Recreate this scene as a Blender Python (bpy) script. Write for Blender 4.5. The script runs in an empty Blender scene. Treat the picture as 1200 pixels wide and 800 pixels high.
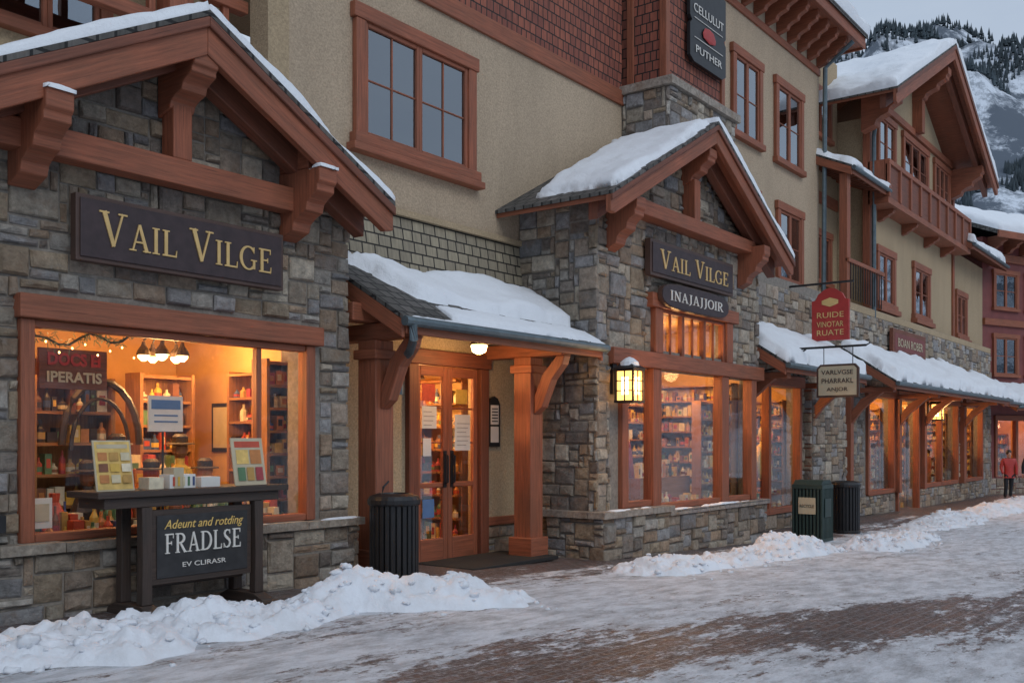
import bpy, bmesh, math, random
from mathutils import Vector, Matrix, noise
R=random.Random(7)
scene=bpy.context.scene
V=Vector
def lerp(a,b,t): return a+(b-a)*t
GP=[(-2000,.2),(-6,.2),(4,.12),(9,0),(17,-.28),(30,-.45),(45,-.55),(60,-.6),(3000,-.6)]
def g(x):
    for (a,za),(b,zb) in zip(GP,GP[1:]):
        if x<=b: return lerp(za,zb,max(0,(x-a)/(b-a)))
    return -.6
# ------------------------------------------------------------ materials
WOODS=set()
def newmat(name):
    m=bpy.data.materials.new(name); m.use_nodes=True
    nt=m.node_tree; nt.nodes.clear()
    o=nt.nodes.new('ShaderNodeOutputMaterial'); p=nt.nodes.new('ShaderNodeBsdfPrincipled')
    nt.links.new(p.outputs[0],o.inputs[0]); return m,nt,p,o
def N(nt,t,**k):
    n=nt.nodes.new(t)
    for a,b in k.items(): setattr(n,a,b)
    return n
def coords(nt,kind,scale):
    tc=N(nt,'ShaderNodeTexCoord'); mp=N(nt,'ShaderNodeMapping'); mp.inputs['Scale'].default_value=scale
    nt.links.new(tc.outputs[kind],mp.inputs[0]); return mp.outputs[0]
def noi(nt,vec,s,d=5,r=.6):
    n=N(nt,'ShaderNodeTexNoise'); n.inputs['Scale'].default_value=s; n.inputs['Detail'].default_value=d; n.inputs['Roughness'].default_value=r
    nt.links.new(vec,n.inputs['Vector']); return n.outputs['Fac']
def mixc(nt,f,a,b,bt='MIX'):
    n=N(nt,'ShaderNodeMix',data_type='RGBA',blend_type=bt)
    for i,x in ((0,f),(6,a),(7,b)):
        if hasattr(x,'is_linked') or hasattr(x,'links'): nt.links.new(x,n.inputs[i])
        else: n.inputs[i].default_value=x if i==0 else (tuple(x)+(1,) if len(x)==3 else x)
    return n.outputs[2]
def mrange(nt,x,a,b,c=0,d=1,smooth=False):
    n=N(nt,'ShaderNodeMapRange'); nt.links.new(x,n.inputs[0])
    if smooth: n.interpolation_type='SMOOTHSTEP'
    for i,v in zip((1,2,3,4),(a,b,c,d)): n.inputs[i].default_value=v
    return n.outputs[0]
def mth(nt,op,a,b):
    n=N(nt,'ShaderNodeMath',operation=op)
    for i,x in ((0,a),(1,b)):
        if isinstance(x,(int,float)): n.inputs[i].default_value=x
        else: nt.links.new(x,n.inputs[i])
    return n.outputs[0]
def bump(nt,p,h,s,dist=.02,prev=None):
    b=N(nt,'ShaderNodeBump'); b.inputs['Strength'].default_value=s; b.inputs['Distance'].default_value=dist
    nt.links.new(h,b.inputs['Height'])
    if prev: nt.links.new(prev,b.inputs['Normal'])
    nt.links.new(b.outputs[0],p.inputs['Normal']); return b.outputs[0]
def sc(c,k): return tuple(min(1,x*k) for x in c)
def mat(name,col,rough=.7,var=.2,ns=5,bs=.15,bscale=60,metal=0,dist=.01,kind='Object',scale=(1,1,1),wood=False):
    m,nt,p,o=newmat(name); v=coords(nt,kind,scale)
    f=mrange(nt,noi(nt,v,ns),.3,.7)
    nt.links.new(mixc(nt,f,sc(col,1-var),sc(col,1+var)),p.inputs['Base Color'])
    p.inputs['Roughness'].default_value=rough; p.inputs['Metallic'].default_value=metal
    if bs: bump(nt,p,noi(nt,v,bscale),bs,dist)
    if wood: WOODS.add(name)
    return m
def stuccomat(name,col,grime=.35):
    m,nt,p,o=newmat(name); v=coords(nt,'Object',(1,1,1))
    c=mixc(nt,mrange(nt,noi(nt,v,38,4,.7),.32,.68),sc(col,.72),sc(col,1.22))
    c=mixc(nt,mrange(nt,noi(nt,coords(nt,'Object',(1.2,1.2,.35)),.9,6,.65),.42,.75,0,grime),c,sc(col,.5))
    nt.links.new(c,p.inputs['Base Color']); p.inputs['Roughness'].default_value=.92
    b=bump(nt,p,noi(nt,v,9,4,.6),.25,.03); bump(nt,p,noi(nt,v,48,4,.7),.9,.014,b); return m
def timbermat(name,col,rough=.6):
    m,nt,p,o=newmat(name); WOODS.add(name)
    v=coords(nt,'UV',(1.1,22,1)); vo=coords(nt,'Object',(1,1,1))
    gr=mrange(nt,noi(nt,v,1.6,7,.65),.3,.72); bl=mrange(nt,noi(nt,vo,1.7,5,.65),.35,.7)
    c=mixc(nt,gr,sc(col,.5),sc(col,1.2)); c=mixc(nt,mrange(nt,bl,0,1,0,.5),c,sc((col[0]*.7,col[1],col[2]*1.1),.62))
    ck=mrange(nt,noi(nt,coords(nt,'UV',(.9,40,1)),1.9,3,.5),.66,.70,0,.75); c=mixc(nt,ck,c,sc(col,.22))
    nt.links.new(c,p.inputs['Base Color']); p.inputs['Roughness'].default_value=rough
    bump(nt,p,gr,.45,.006); return m
def shinglemat(name,c1,c2,w,h,mort=.012,mc=(.02,.018,.016),rough=.8,bs=.6):
    m,nt,p,o=newmat(name); v=coords(nt,'UV',(1,1,1)); vn=coords(nt,'UV',(9,1.2,1))
    b=N(nt,'ShaderNodeTexBrick'); nt.links.new(v,b.inputs['Vector'])
    b.inputs['Scale'].default_value=1; b.inputs['Brick Width'].default_value=w; b.inputs['Row Height'].default_value=h
    b.inputs['Mortar Size'].default_value=mort; b.inputs['Mortar Smooth'].default_value=.3; b.offset=.37; b.squash=.8; b.squash_frequency=3
    b.inputs['Color1'].default_value=(*c1,1); b.inputs['Color2'].default_value=(*c2,1); b.inputs['Mortar'].default_value=(*mc,1)
    n=mrange(nt,noi(nt,vn,3,5),.3,.7,.7,1.2)
    cc=N(nt,'ShaderNodeCombineColor'); [nt.links.new(n,cc.inputs[i]) for i in range(3)]
    nt.links.new(mixc(nt,1.0,b.outputs['Color'],cc.outputs[0],'MULTIPLY'),p.inputs['Base Color'])
    p.inputs['Roughness'].default_value=rough
    sx=N(nt,'ShaderNodeSeparateXYZ'); nt.links.new(v,sx.inputs[0])
    fr=mth(nt,'FRACT',mth(nt,'DIVIDE',sx.outputs[1],h),0)
    b1=N(nt,'ShaderNodeBump'); b1.inputs['Strength'].default_value=bs; b1.inputs['Distance'].default_value=.02; b1.invert=True
    nt.links.new(fr,b1.inputs['Height'])
    b2=N(nt,'ShaderNodeBump'); b2.inputs['Strength'].default_value=bs; b2.inputs['Distance'].default_value=.01; b2.invert=True
    nt.links.new(b.outputs['Fac'],b2.inputs['Height']); nt.links.new(b1.outputs[0],b2.inputs['Normal'])
    nt.links.new(b2.outputs[0],p.inputs['Normal']); return m
def emis(name,col,s):
    m,nt,p,o=newmat(name); p.inputs['Base Color'].default_value=(*col,1); p.inputs['Emission Color'].default_value=(*col,1); p.inputs['Emission Strength'].default_value=s; return m
def glassmat(name,tint,base,k):
    m,nt,p,o=newmat(name); nt.nodes.remove(p)
    t=N(nt,'ShaderNodeBsdfTransparent'); t.inputs[0].default_value=(*tint,1)
    gl=N(nt,'ShaderNodeBsdfGlossy'); gl.inputs['Roughness'].default_value=.02; gl.inputs[0].default_value=(.9,.95,1,1)
    fr=N(nt,'ShaderNodeFresnel'); fr.inputs[0].default_value=1.5
    ml=N(nt,'ShaderNodeMath',operation='MULTIPLY_ADD'); nt.links.new(fr.outputs[0],ml.inputs[0]); ml.inputs[1].default_value=k; ml.inputs[2].default_value=base; ml.use_clamp=True
    mx=N(nt,'ShaderNodeMixShader'); nt.links.new(ml.outputs[0],mx.inputs[0]); nt.links.new(t.outputs[0],mx.inputs[1]); nt.links.new(gl.outputs[0],mx.inputs[2])
    v=coords(nt,'Object',(1,1,1)); b=N(nt,'ShaderNodeBump'); b.inputs['Strength'].default_value=.08; b.inputs['Distance'].default_value=.02
    nt.links.new(noi(nt,v,2.5,2),b.inputs['Height']); nt.links.new(b.outputs[0],gl.inputs['Normal'])
    nt.links.new(mx.outputs[0],o.inputs[0]); return m
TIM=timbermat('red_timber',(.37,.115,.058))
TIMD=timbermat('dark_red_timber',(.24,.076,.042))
WOODI=timbermat('interior_wood',(.40,.17,.06))
TABW=timbermat('dark_table_wood',(.07,.045,.035))
STUC=stuccomat('tan_stucco',(.50,.39,.275))
STUC2=stuccomat('gold_stucco',(.46,.35,.22))
CREAM=stuccomat('cream_stucco',(.50,.40,.26),.2)
MORT=mat('mortar',(.24,.215,.185),.95,.25,20,.5,80)
REDSH=shinglemat('red_wall_shingles',(.33,.105,.065),(.21,.068,.048),.15,.17)
TANSH=shinglemat('tan_wall_shingles',(.34,.295,.21),(.26,.225,.165),.22,.15)
ROOF=shinglemat('roof_shakes',(.14,.13,.12),(.07,.068,.062),.2,.2,.016,(.015,.015,.015))
MAROON=mat('maroon_paint',(.20,.055,.05),.6,.15,3,.1,40)
BLK=mat('black_metal',(.025,.025,.027),.4,.2,8,.05,60,metal=.3)
GUT=mat('blue_grey_metal',(.13,.17,.19),.45,.2,8,.05,60,metal=.5)
SIGNB=mat('dark_sign_paint',(.045,.028,.03),.5,.25,9,.15,30)
SIGNE=mat('sign_edge',(.08,.045,.035),.5,.2,4,.1,30)
GOLD=mat('gold_lettering',(.66,.45,.18),.4,.12,6,.05,60)
WHT=mat('white_lettering',(.7,.68,.63),.6,.06,6,0,60)
CHALK=mat('chalkboard',(.03,.03,.032),.7,.4,6,.05,30)
REDP=mat('red_sign_paint',(.40,.035,.03),.5,.15,6,.05,60)
CRM=mat('cream_sign_paint',(.52,.45,.31),.6,.1,6,.05,60)
PAPER=mat('white_paper',(.72,.71,.67),.8,.05,8,0,60)
YEL=mat('yellow_print',(.70,.48,.15),.7,.2,14,0,60)
BLUEP=mat('blue_print',(.1,.2,.4),.7,.1,8,0,60)
GRN=mat('green_bin_paint',(.022,.045,.04),.5,.2,6,.05,60)
MATM=mat('rubber_doormat',(.02,.02,.02),.9,.3,40,.4,200)
CEIL=mat('interior_plaster',(.60,.36,.14),.9,.10,3,.05,40)
FLOORI=mat('interior_floor',(.26,.14,.06),.6,.2,3,.05,40)
GLASS=glassmat('shop_glass',(.98,.98,.97),.01,.24)
UGL=glassmat('upper_window_glass',(.4,.46,.52),.22,1.3)
DARKI=mat('matte_near_black',(.02,.024,.03),.9,.2,3,0,40)  # near-black that paints unlit room darkness behind upper panes; also dark clothes
CURT=mat('curtain_cloth',(.34,.32,.29),.9,.2,12,.2,30,scale=(6,6,.3))
BULB=emis('warm_bulb',(1,.62,.25),14)
FAIRY=emis('fairy_bulb',(1,.6,.22),6)
LANT=emis('lantern_glass',(1,.50,.13),2.6)
LANTC=emis('lantern_core',(1,.72,.38),9)
SKIN=mat('skin',(.5,.3,.22),.6,.05,5,0,60)
def stonemat():
    m,nt,p,o=newmat('fieldstone'); a=N(nt,'ShaderNodeAttribute',attribute_name='Col')
    v=coords(nt,'Object',(1,1,1)); n1=mrange(nt,noi(nt,v,11,9,.75),.3,.72,.5,1.4)
    cc=N(nt,'ShaderNodeCombineColor'); [nt.links.new(n1,cc.inputs[i]) for i in range(3)]
    c=mixc(nt,1.0,a.outputs['Color'],cc.outputs[0],'MULTIPLY')
    c=mixc(nt,mrange(nt,noi(nt,v,3.2,5,.7),.50,.70,0,.55),c,(.29,.18,.11))
    c=mixc(nt,mrange(nt,noi(nt,coords(nt,'Object',(1.7,1.3,2)),4.5,5,.7),.58,.75,0,.5),c,(.44,.41,.37))
    nt.links.new(c,p.inputs['Base Color']); p.inputs['Roughness'].default_value=.88
    b=bump(nt,p,noi(nt,v,13,9,.75),1.0,.07); return m
STONE=stonemat()
def snowmat(name,col,dirt):
    m,nt,p,o=newmat(name); v=coords(nt,'Object',(1,1,1))
    f=mrange(nt,noi(nt,v,2.2,8,.7),.45,.75,0,dirt)
    nt.links.new(mixc(nt,f,col,(.36,.34,.32)),p.inputs['Base Color']); p.inputs['Roughness'].default_value=.75
    b=bump(nt,p,noi(nt,v,5,6,.6),.4,.08); bump(nt,p,noi(nt,v,45,4,.7),.5,.018,b); return m
SNOW=snowmat('roof_snow',(.83,.87,.92),.06)
SNOWG=snowmat('plowed_snow',(.80,.84,.90),.35)
def roadmat():
    m,nt,p,o=newmat('snowy_brick_pavers'); v=coords(nt,'Object',(1,1,1))
    b=N(nt,'ShaderNodeTexBrick'); nt.links.new(v,b.inputs['Vector'])
    b.inputs['Scale'].default_value=1; b.inputs['Brick Width'].default_value=.21; b.inputs['Row Height'].default_value=.105
    b.inputs['Mortar Size'].default_value=.009; b.inputs['Mortar Smooth'].default_value=.2
    b.inputs['Color1'].default_value=(.155,.082,.062,1); b.inputs['Color2'].default_value=(.075,.05,.044,1); b.inputs['Mortar'].default_value=(.20,.20,.21,1)
    base=mixc(nt,mrange(nt,noi(nt,v,1.1,6),.35,.65,0,.55),b.outputs['Color'],(.052,.045,.045))
    nA=noi(nt,coords(nt,'Object',(.32,1.5,1)),.9,10,.72); nB=noi(nt,coords(nt,'Object',(.8,1.8,1)),4.5,9,.75)
    nC=noi(nt,coords(nt,'Object',(1,1.5,1)),17,6,.75)
    sx=N(nt,'ShaderNodeSeparateXYZ'); nt.links.new(v,sx.inputs[0])
    wob=mrange(nt,noi(nt,coords(nt,'Object',(.12,.12,1)),1.3,3),.3,.7,-.5,.5)
    sh=mth(nt,'MULTIPLY',mrange(nt,sx.outputs[0],7,12,0,2.1),mrange(nt,sx.outputs[1],3.6,5.6,1,0))
    yy=mth(nt,'ADD',mth(nt,'ADD',sx.outputs[1],wob),sh)
    yb=mrange(nt,yy,-.5,9,0,1)
    cr=N(nt,'ShaderNodeValToRGB'); nt.links.new(yb,cr.inputs[0]); cr.color_ramp.interpolation='EASE'
    st=[(0,.56),(.15,.58),(.25,.62),(.32,.55),(.39,.40),(.48,.40),(.54,.57),(.63,.68),(.70,.58),(.77,.43),(.85,.32),(1,.28)]
    e=cr.color_ramp.elements
    e[0].position,e[1].position=0,1
    e[0].color=(.56,)*3+(1,); e[1].color=(.28,)*3+(1,)
    for ps,c in st[1:-1]:
        q=e.new(ps); q.color=(c,c,c,1)
    s1=mth(nt,'ADD',nA,cr.outputs[0])
    s2=mth(nt,'ADD',mth(nt,'ADD',s1,mth(nt,'MULTIPLY',nB,.8)),mth(nt,'MULTIPLY',nC,.4))
    mk=mrange(nt,s2,1.53,1.64,0,1,True)
    spk=mrange(nt,noi(nt,v,24,6,.8),.5,.62,0,.75)
    thin=mth(nt,'MULTIPLY',mrange(nt,s2,1.25,1.6,.15,1),spk)
    base=mixc(nt,thin,base,(.50,.53,.57))
    sn=mixc(nt,mrange(nt,noi(nt,coords(nt,'Object',(.7,1.6,1)),3,10,.78),.42,.66),(.80,.84,.90),(.36,.37,.39))
    nt.links.new(mixc(nt,mk,base,sn),p.inputs['Base Color'])
    nt.links.new(mrange(nt,mk,0,1,.38,.7),p.inputs['Roughness'])
    b1=bump(nt,p,s2,.8,.06); b2=bump(nt,p,noi(nt,v,24,6,.75),.6,.02,b1)
    return m
ROAD=roadmat()
def mountmat():
    m,nt,p,o=newmat('snowy_forest_slope'); v=coords(nt,'Object',(1,1,.5))
    f=mrange(nt,noi(nt,v,.022,8,.75),.46,.54)
    f2=mrange(nt,noi(nt,v,.12,6,.8),.46,.58)
    c=mixc(nt,f,(.66,.72,.80),(.10,.125,.16)); c=mixc(nt,mrange(nt,f2,0,1,0,.6),c,(.10,.125,.16))  # snow and forest tones, with distance haze painted in as lighter, bluer colour
    nt.links.new(c,p.inputs['Base Color']); p.inputs['Roughness'].default_value=.95; return m
MOUNT=mountmat()
FOR=mat('conifer_foliage',(.055,.075,.088),.95,.4,.03,0,60)
# ------------------------------------------------------------ mesh builder
def grp(name,loc=(0,0,0),rotz=0,inv=True):
    e=bpy.data.objects.new(name,None); e.location=loc; e.rotation_euler=(0,0,rotz); e.empty_display_size=.2
    scene.collection.objects.link(e); e['inv']=1 if inv else 0; return e
def attach(o,parent):
    if parent is not None:
        o.parent=parent
        if parent['inv']: o.matrix_parent_inverse=Matrix.Translation(-V(parent.location))
class MB:
    def __init__(s): s.v=[];s.f=[];s.m=[];s.c=[];s.mats=[]
    def mi(s,m):
        if m not in s.mats: s.mats.append(m)
        return s.mats.index(m)
    def add(s,vs,fs,m,c=(1,1,1)):
        i=len(s.v); s.v+= [tuple(v) for v in vs]; k=s.mi(m)
        for f in fs: s.f.append([i+j for j in f]); s.m.append(k); s.c.append(c)
    def box(s,x0,x1,y0,y1,z0,z1,m,c=(1,1,1)):
        s.add([(x,y,z) for z in(z0,z1) for y in(y0,y1) for x in(x0,x1)],[(0,2,3,1),(4,5,7,6),(0,1,5,4),(2,6,7,3),(0,4,6,2),(1,3,7,5)],m,c)
    def prism(s,pr,ax,a,b,m):
        f={'x':lambda p,t:(t,p[0],p[1]),'y':lambda p,t:(p[0],t,p[1]),'z':lambda p,t:(p[0],p[1],t)}[ax]
        n=len(pr); s.add([f(p,a) for p in pr]+[f(p,b) for p in pr],[tuple(range(n)),tuple(range(2*n-1,n-1,-1))]+[(i,(i+1)%n,n+(i+1)%n,n+i) for i in range(n)],m)
    def beam(s,p0,p1,w,h,m,up=(0,0,1)):
        p0,p1=V(p0),V(p1); d=(p1-p0).normalized(); sd=d.cross(V(up)).normalized()*w/2; u=sd.cross(d).normalized()*h/2
        s.add([p+a*sd+b*u for p in(p0,p1) for b in(-1,1) for a in(-1,1)],[(0,2,3,1),(4,5,7,6),(0,1,5,4),(2,6,7,3),(0,4,6,2),(1,3,7,5)],m)
    def tube(s,pts,r,n,m):
        pts=[V(p) for p in pts]; vs=[]
        rr=r if isinstance(r,(list,tuple)) else [r]*len(pts)
        for i,p in enumerate(pts):
            d=(pts[min(i+1,len(pts)-1)]-pts[max(i-1,0)]).normalized()
            a=d.cross(V((0.03,.05,1)) if abs(d.z)<.9 else V((1,0.02,0))).normalized(); b=a.cross(d)
            vs+=[p+(a*math.cos(t)+b*math.sin(t))*rr[i] for t in [6.28318*k/n for k in range(n)]]
        fs=[(i*n+k,i*n+(k+1)%n,(i+1)*n+(k+1)%n,(i+1)*n+k) for i in range(len(pts)-1) for k in range(n)]
        fs+=[tuple(range(n-1,-1,-1)),tuple(range((len(pts)-1)*n,len(pts)*n))]
        s.add(vs,fs,m)
    def lathe(s,cx,cy,cz,prof,n,m,sx=1,sy=1):
        vs=[(cx+r*math.cos(6.28318*k/n)*sx,cy+r*math.sin(6.28318*k/n)*sy,cz+z) for r,z in prof for k in range(n)]
        fs=[(i*n+k,i*n+(k+1)%n,(i+1)*n+(k+1)%n,(i+1)*n+k) for i in range(len(prof)-1) for k in range(n)]
        fs+=[tuple(range(n-1,-1,-1)),tuple(range((len(prof)-1)*n,len(prof)*n))]
        s.add(vs,fs,m)
    def obj(s,name,parent=None,bevel=0,smooth=False,recalc=True):
        me=bpy.data.meshes.new(name); me.from_pydata(s.v,[],s.f)
        for m in s.mats: me.materials.append(m)
        me.polygons.foreach_set('material_index',s.m)
        bm=bmesh.new(); bm.from_mesh(me); bm.faces.ensure_lookup_table()
        cl=bm.loops.layers.float_color.new('Col'); uvl=bm.loops.layers.uv.new('UVMap')
        for f,c in zip(bm.faces,s.c):
            for l in f.loops: l[cl]=(c[0],c[1],c[2],1)
        if recalc: bmesh.ops.recalc_face_normals(bm,faces=bm.faces)
        isw=[m.name in WOODS for m in s.mats]
        for f in bm.faces:
            n=f.normal
            if isw[f.material_index]:
                e=max(f.edges,key=lambda e:e.calc_length()); t=(e.verts[1].co-e.verts[0].co)
                if t.length<1e-6: t=V((1,0,0))
                t.normalize(); off=f.index*.37
            else:
                t=V((0,0,1)).cross(n) if abs(n.z)<.995 else V((1,0,0)); t.normalize(); off=0
            b=n.cross(t)
            for l in f.loops: l[uvl].uv=(l.vert.co.dot(t)+off,l.vert.co.dot(b)+off)
            f.smooth=smooth
        bm.to_mesh(me); bm.free()
        o=bpy.data.objects.new(name,me); scene.collection.objects.link(o); attach(o,parent)
        if bevel:
            b=o.modifiers.new('bevel','BEVEL'); b.width=bevel; b.segments=2; b.limit_method='ANGLE'; b.angle_limit=.7
        return o
PAL=[(.42,.355,.28),(.50,.435,.35),(.33,.285,.245),(.46,.365,.26),(.57,.50,.40),(.38,.29,.215),(.40,.385,.38),(.47,.38,.30),(.27,.23,.20),(.47,.435,.385),(.44,.325,.23),(.36,.355,.355)]
SIZES=[(2,1)]*3+[(3,1)]*5+[(4,1)]*3+[(3,2)]*7+[(4,2)]*7+[(5,2)]*4+[(2,2)]*4+[(4,3)]*4+[(5,3)]*3+[(3,3)]*2+[(5,4)]+[(1,1)]*2
def stones(mb,P,U,Nn,w,h,ok,seed,cell=(.085,.085),dep=(.010,.06),k=1.0):
    r=random.Random(seed); P,U,Nn=V(P),V(U),V(Nn); cw,ch=cell; nx=int(round(w/cw)); nz=int(round(h/ch)); cw=w/nx; ch=h/nz
    occ=[[not ok((i+.5)*cw,(j+.5)*ch) for i in range(nx)] for j in range(nz)]
    for j in range(nz):
        for i in range(nx):
            if occ[j][i]: continue
            sw,sh=r.choice(SIZES)
            sw=min(sw,nx-i); sh=min(sh,nz-j)
            while sw>1 and any(occ[j][i+a] for a in range(sw)): sw-=1
            while sh>1 and any(occ[j+b][i+a] for a in range(sw) for b in range(sh)): sh-=1
            for b in range(sh):
                for a in range(sw): occ[j+b][i+a]=True
            u0,u1,z0,z1=i*cw,(i+sw)*cw,j*ch,(j+sh)*ch
            gp=.003; jt=.016; d=r.uniform(*dep); c=r.choice(PAL); q=r.uniform(.72,1.2)*k; c=(c[0]*q,c[1]*q,c[2]*q)
            cor=[]
            for (a,b,sa,sb) in ((u0,z0,1,1),(u1,z0,-1,1),(u1,z1,-1,-1),(u0,z1,1,-1)):
                cor.append((a+sa*(gp+r.random()*jt*.9),b+sb*(gp+r.random()*jt)))
            mu=(u0+u1)/2; mz=(z0+z1)/2; bv=.012
            def pt(a,b,dd): return P+U*a+V((0,0,b))+Nn*dd
            back=[pt(a,b,-.01) for a,b in cor]; mid=[pt(a,b,d*.5) for a,b in cor]
            fr=[]
            for a,b in cor:
                fr.append(pt(a+(bv if a<mu else -bv)*(1+r.random()),b+(bv if b<mz else -bv)*(1+r.random()*.7),d+r.uniform(-.012,.008)))
            ctr=pt(mu+r.uniform(-.25,.25)*(u1-u0),mz+r.uniform(-.2,.2)*(z1-z0),d+r.uniform(0,.018))
            vs=back+mid+fr+[ctr]
            fs=[]
            for t in range(4):
                t2=(t+1)%4; fs+=[(t,t2,4+t2,4+t),(4+t,4+t2,8+t2,8+t),(8+t,8+t2,12)]
            mb.add(vs,fs,STONE,c)
def wallop(mb,x0,x1,z0,z1,y0,y1,ops,m):
    xs=sorted({x0,x1,*[max(x0,min(x1,a)) for o in ops for a in o[:2]]}); zs=sorted({z0,z1,*[max(z0,min(z1,a)) for o in ops for a in o[2:]]})
    for a,b in zip(xs,xs[1:]):
        run=None
        for c,d in zip(zs,zs[1:]):
            mx,mz=(a+b)/2,(c+d)/2
            hole=any(o[0]<mx<o[1] and o[2]<mz<o[3] for o in ops)
            if hole:
                if run: mb.box(a,b,y0,y1,run[0],run[1],m); run=None
            else: run=(run[0],d) if run else (c,d)
        if run: mb.box(a,b,y0,y1,run[0],run[1],m)
def snow_patch(mb,a,b,c,d,T,seed,marg=.05,rag=.12,res=.06,m=None):
    """a-b along the eave (lower), d-c the upper edge; skirted"""
    a,b,c,d=map(V,(a,b,c,d)); L=(b-a).length; H=(d-a).length; nx=max(6,int(L/res)); ny=max(4,int(H/res))
    n=(b-a).cross(d-a).normalized(); n=n if n.z>0 else -n; n0=n; n=(n+V((0,0,1))).normalized()
    vs=[]
    for j in range(ny+1):
        for i in range(nx+1):
            u,v=i/nx,j/ny; p=(a*(1-u)+b*u)*(1-v)+(d*(1-u)+c*u)*v
            e=min(u*L,(1-u)*L,v*H,(1-v)*H)-marg-rag*(.5+noise.noise(V((p.x*1.7+seed,p.y*2.1,p.z*1.5)))) - .03*noise.noise(p*9)
            t=max(0,min(1,e/.16)); h=T*(math.sqrt(1-(1-t)**2))*(.82+.5*noise.noise(V((p.x*.9,p.y*.9,seed)))+.16*noise.noise(p*3.5)) if e>0 else -.03
            vs.append(p+n*h)
    N0=(nx+1)*(ny+1)
    fs=[(j*(nx+1)+i,j*(nx+1)+i+1,(j+1)*(nx+1)+i+1,(j+1)*(nx+1)+i) for j in range(ny) for i in range(nx)]
    loop=[i for i in range(nx+1)]+[j*(nx+1)+nx for j in range(1,ny+1)]+[ny*(nx+1)+i for i in range(nx-1,-1,-1)]+[j*(nx+1) for j in range(ny-1,0,-1)]
    def base(k):
        j,i=divmod(k,nx+1); u,v=i/nx,j/ny; return (a*(1-u)+b*u)*(1-v)+(d*(1-u)+c*u)*v-n0*.02
    vs+=[base(k) for k in loop]
    for q in range(len(loop)):
        q2=(q+1)%len(loop); fs.append((loop[q],N0+q,N0+q2,loop[q2]))
    mb.add(vs,fs,m or SNOW)
def text(s,name,parent,loc,size,m,rotz=0,shear=0,ext=.003,width=None,bold=0):
    cu=bpy.data.curves.new(name,'FONT'); cu.body=s; cu.size=size; cu.extrude=ext; cu.align_x='CENTER'; cu.align_y='CENTER'; cu.shear=shear; cu.offset=bold; cu.resolution_u=3
    t=bpy.data.objects.new(name,cu); scene.collection.objects.link(t); bpy.context.view_layer.update()
    me=bpy.data.meshes.new_from_object(t.evaluated_get(bpy.context.evaluated_depsgraph_get())); me.name=name
    bpy.data.objects.remove(t); me.materials.clear(); me.materials.append(m)
    if width:
        xs=[v.co.x for v in me.vertices]; k=width/(max(xs)-min(xs))
        for v in me.vertices: v.co.x*=k
    me.transform(Matrix.Translation(V(loc))@Matrix.Rotation(rotz,4,'Z')@Matrix.Rotation(math.pi/2,4,'X'))
    o=bpy.data.objects.new(name,me); scene.collection.objects.link(o); attach(o,parent); return o
def arc(cx,cy,rx,ry,a0,a1,tk,tn,n=18,ph=0):
    out=[]
    for i in range(n+1):
        a=math.radians(lerp(a0,a1,i/n)); w=lerp(tn,tk,abs(math.cos(a))**1.5); out.append((cx+rx*math.cos(a),cy+ry*math.sin(a),w))
    return out
T_,t_,s_=.155,.065,.05
def sf(a,b,y): return [(a,y,s_),(b,y,s_)]
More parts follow.
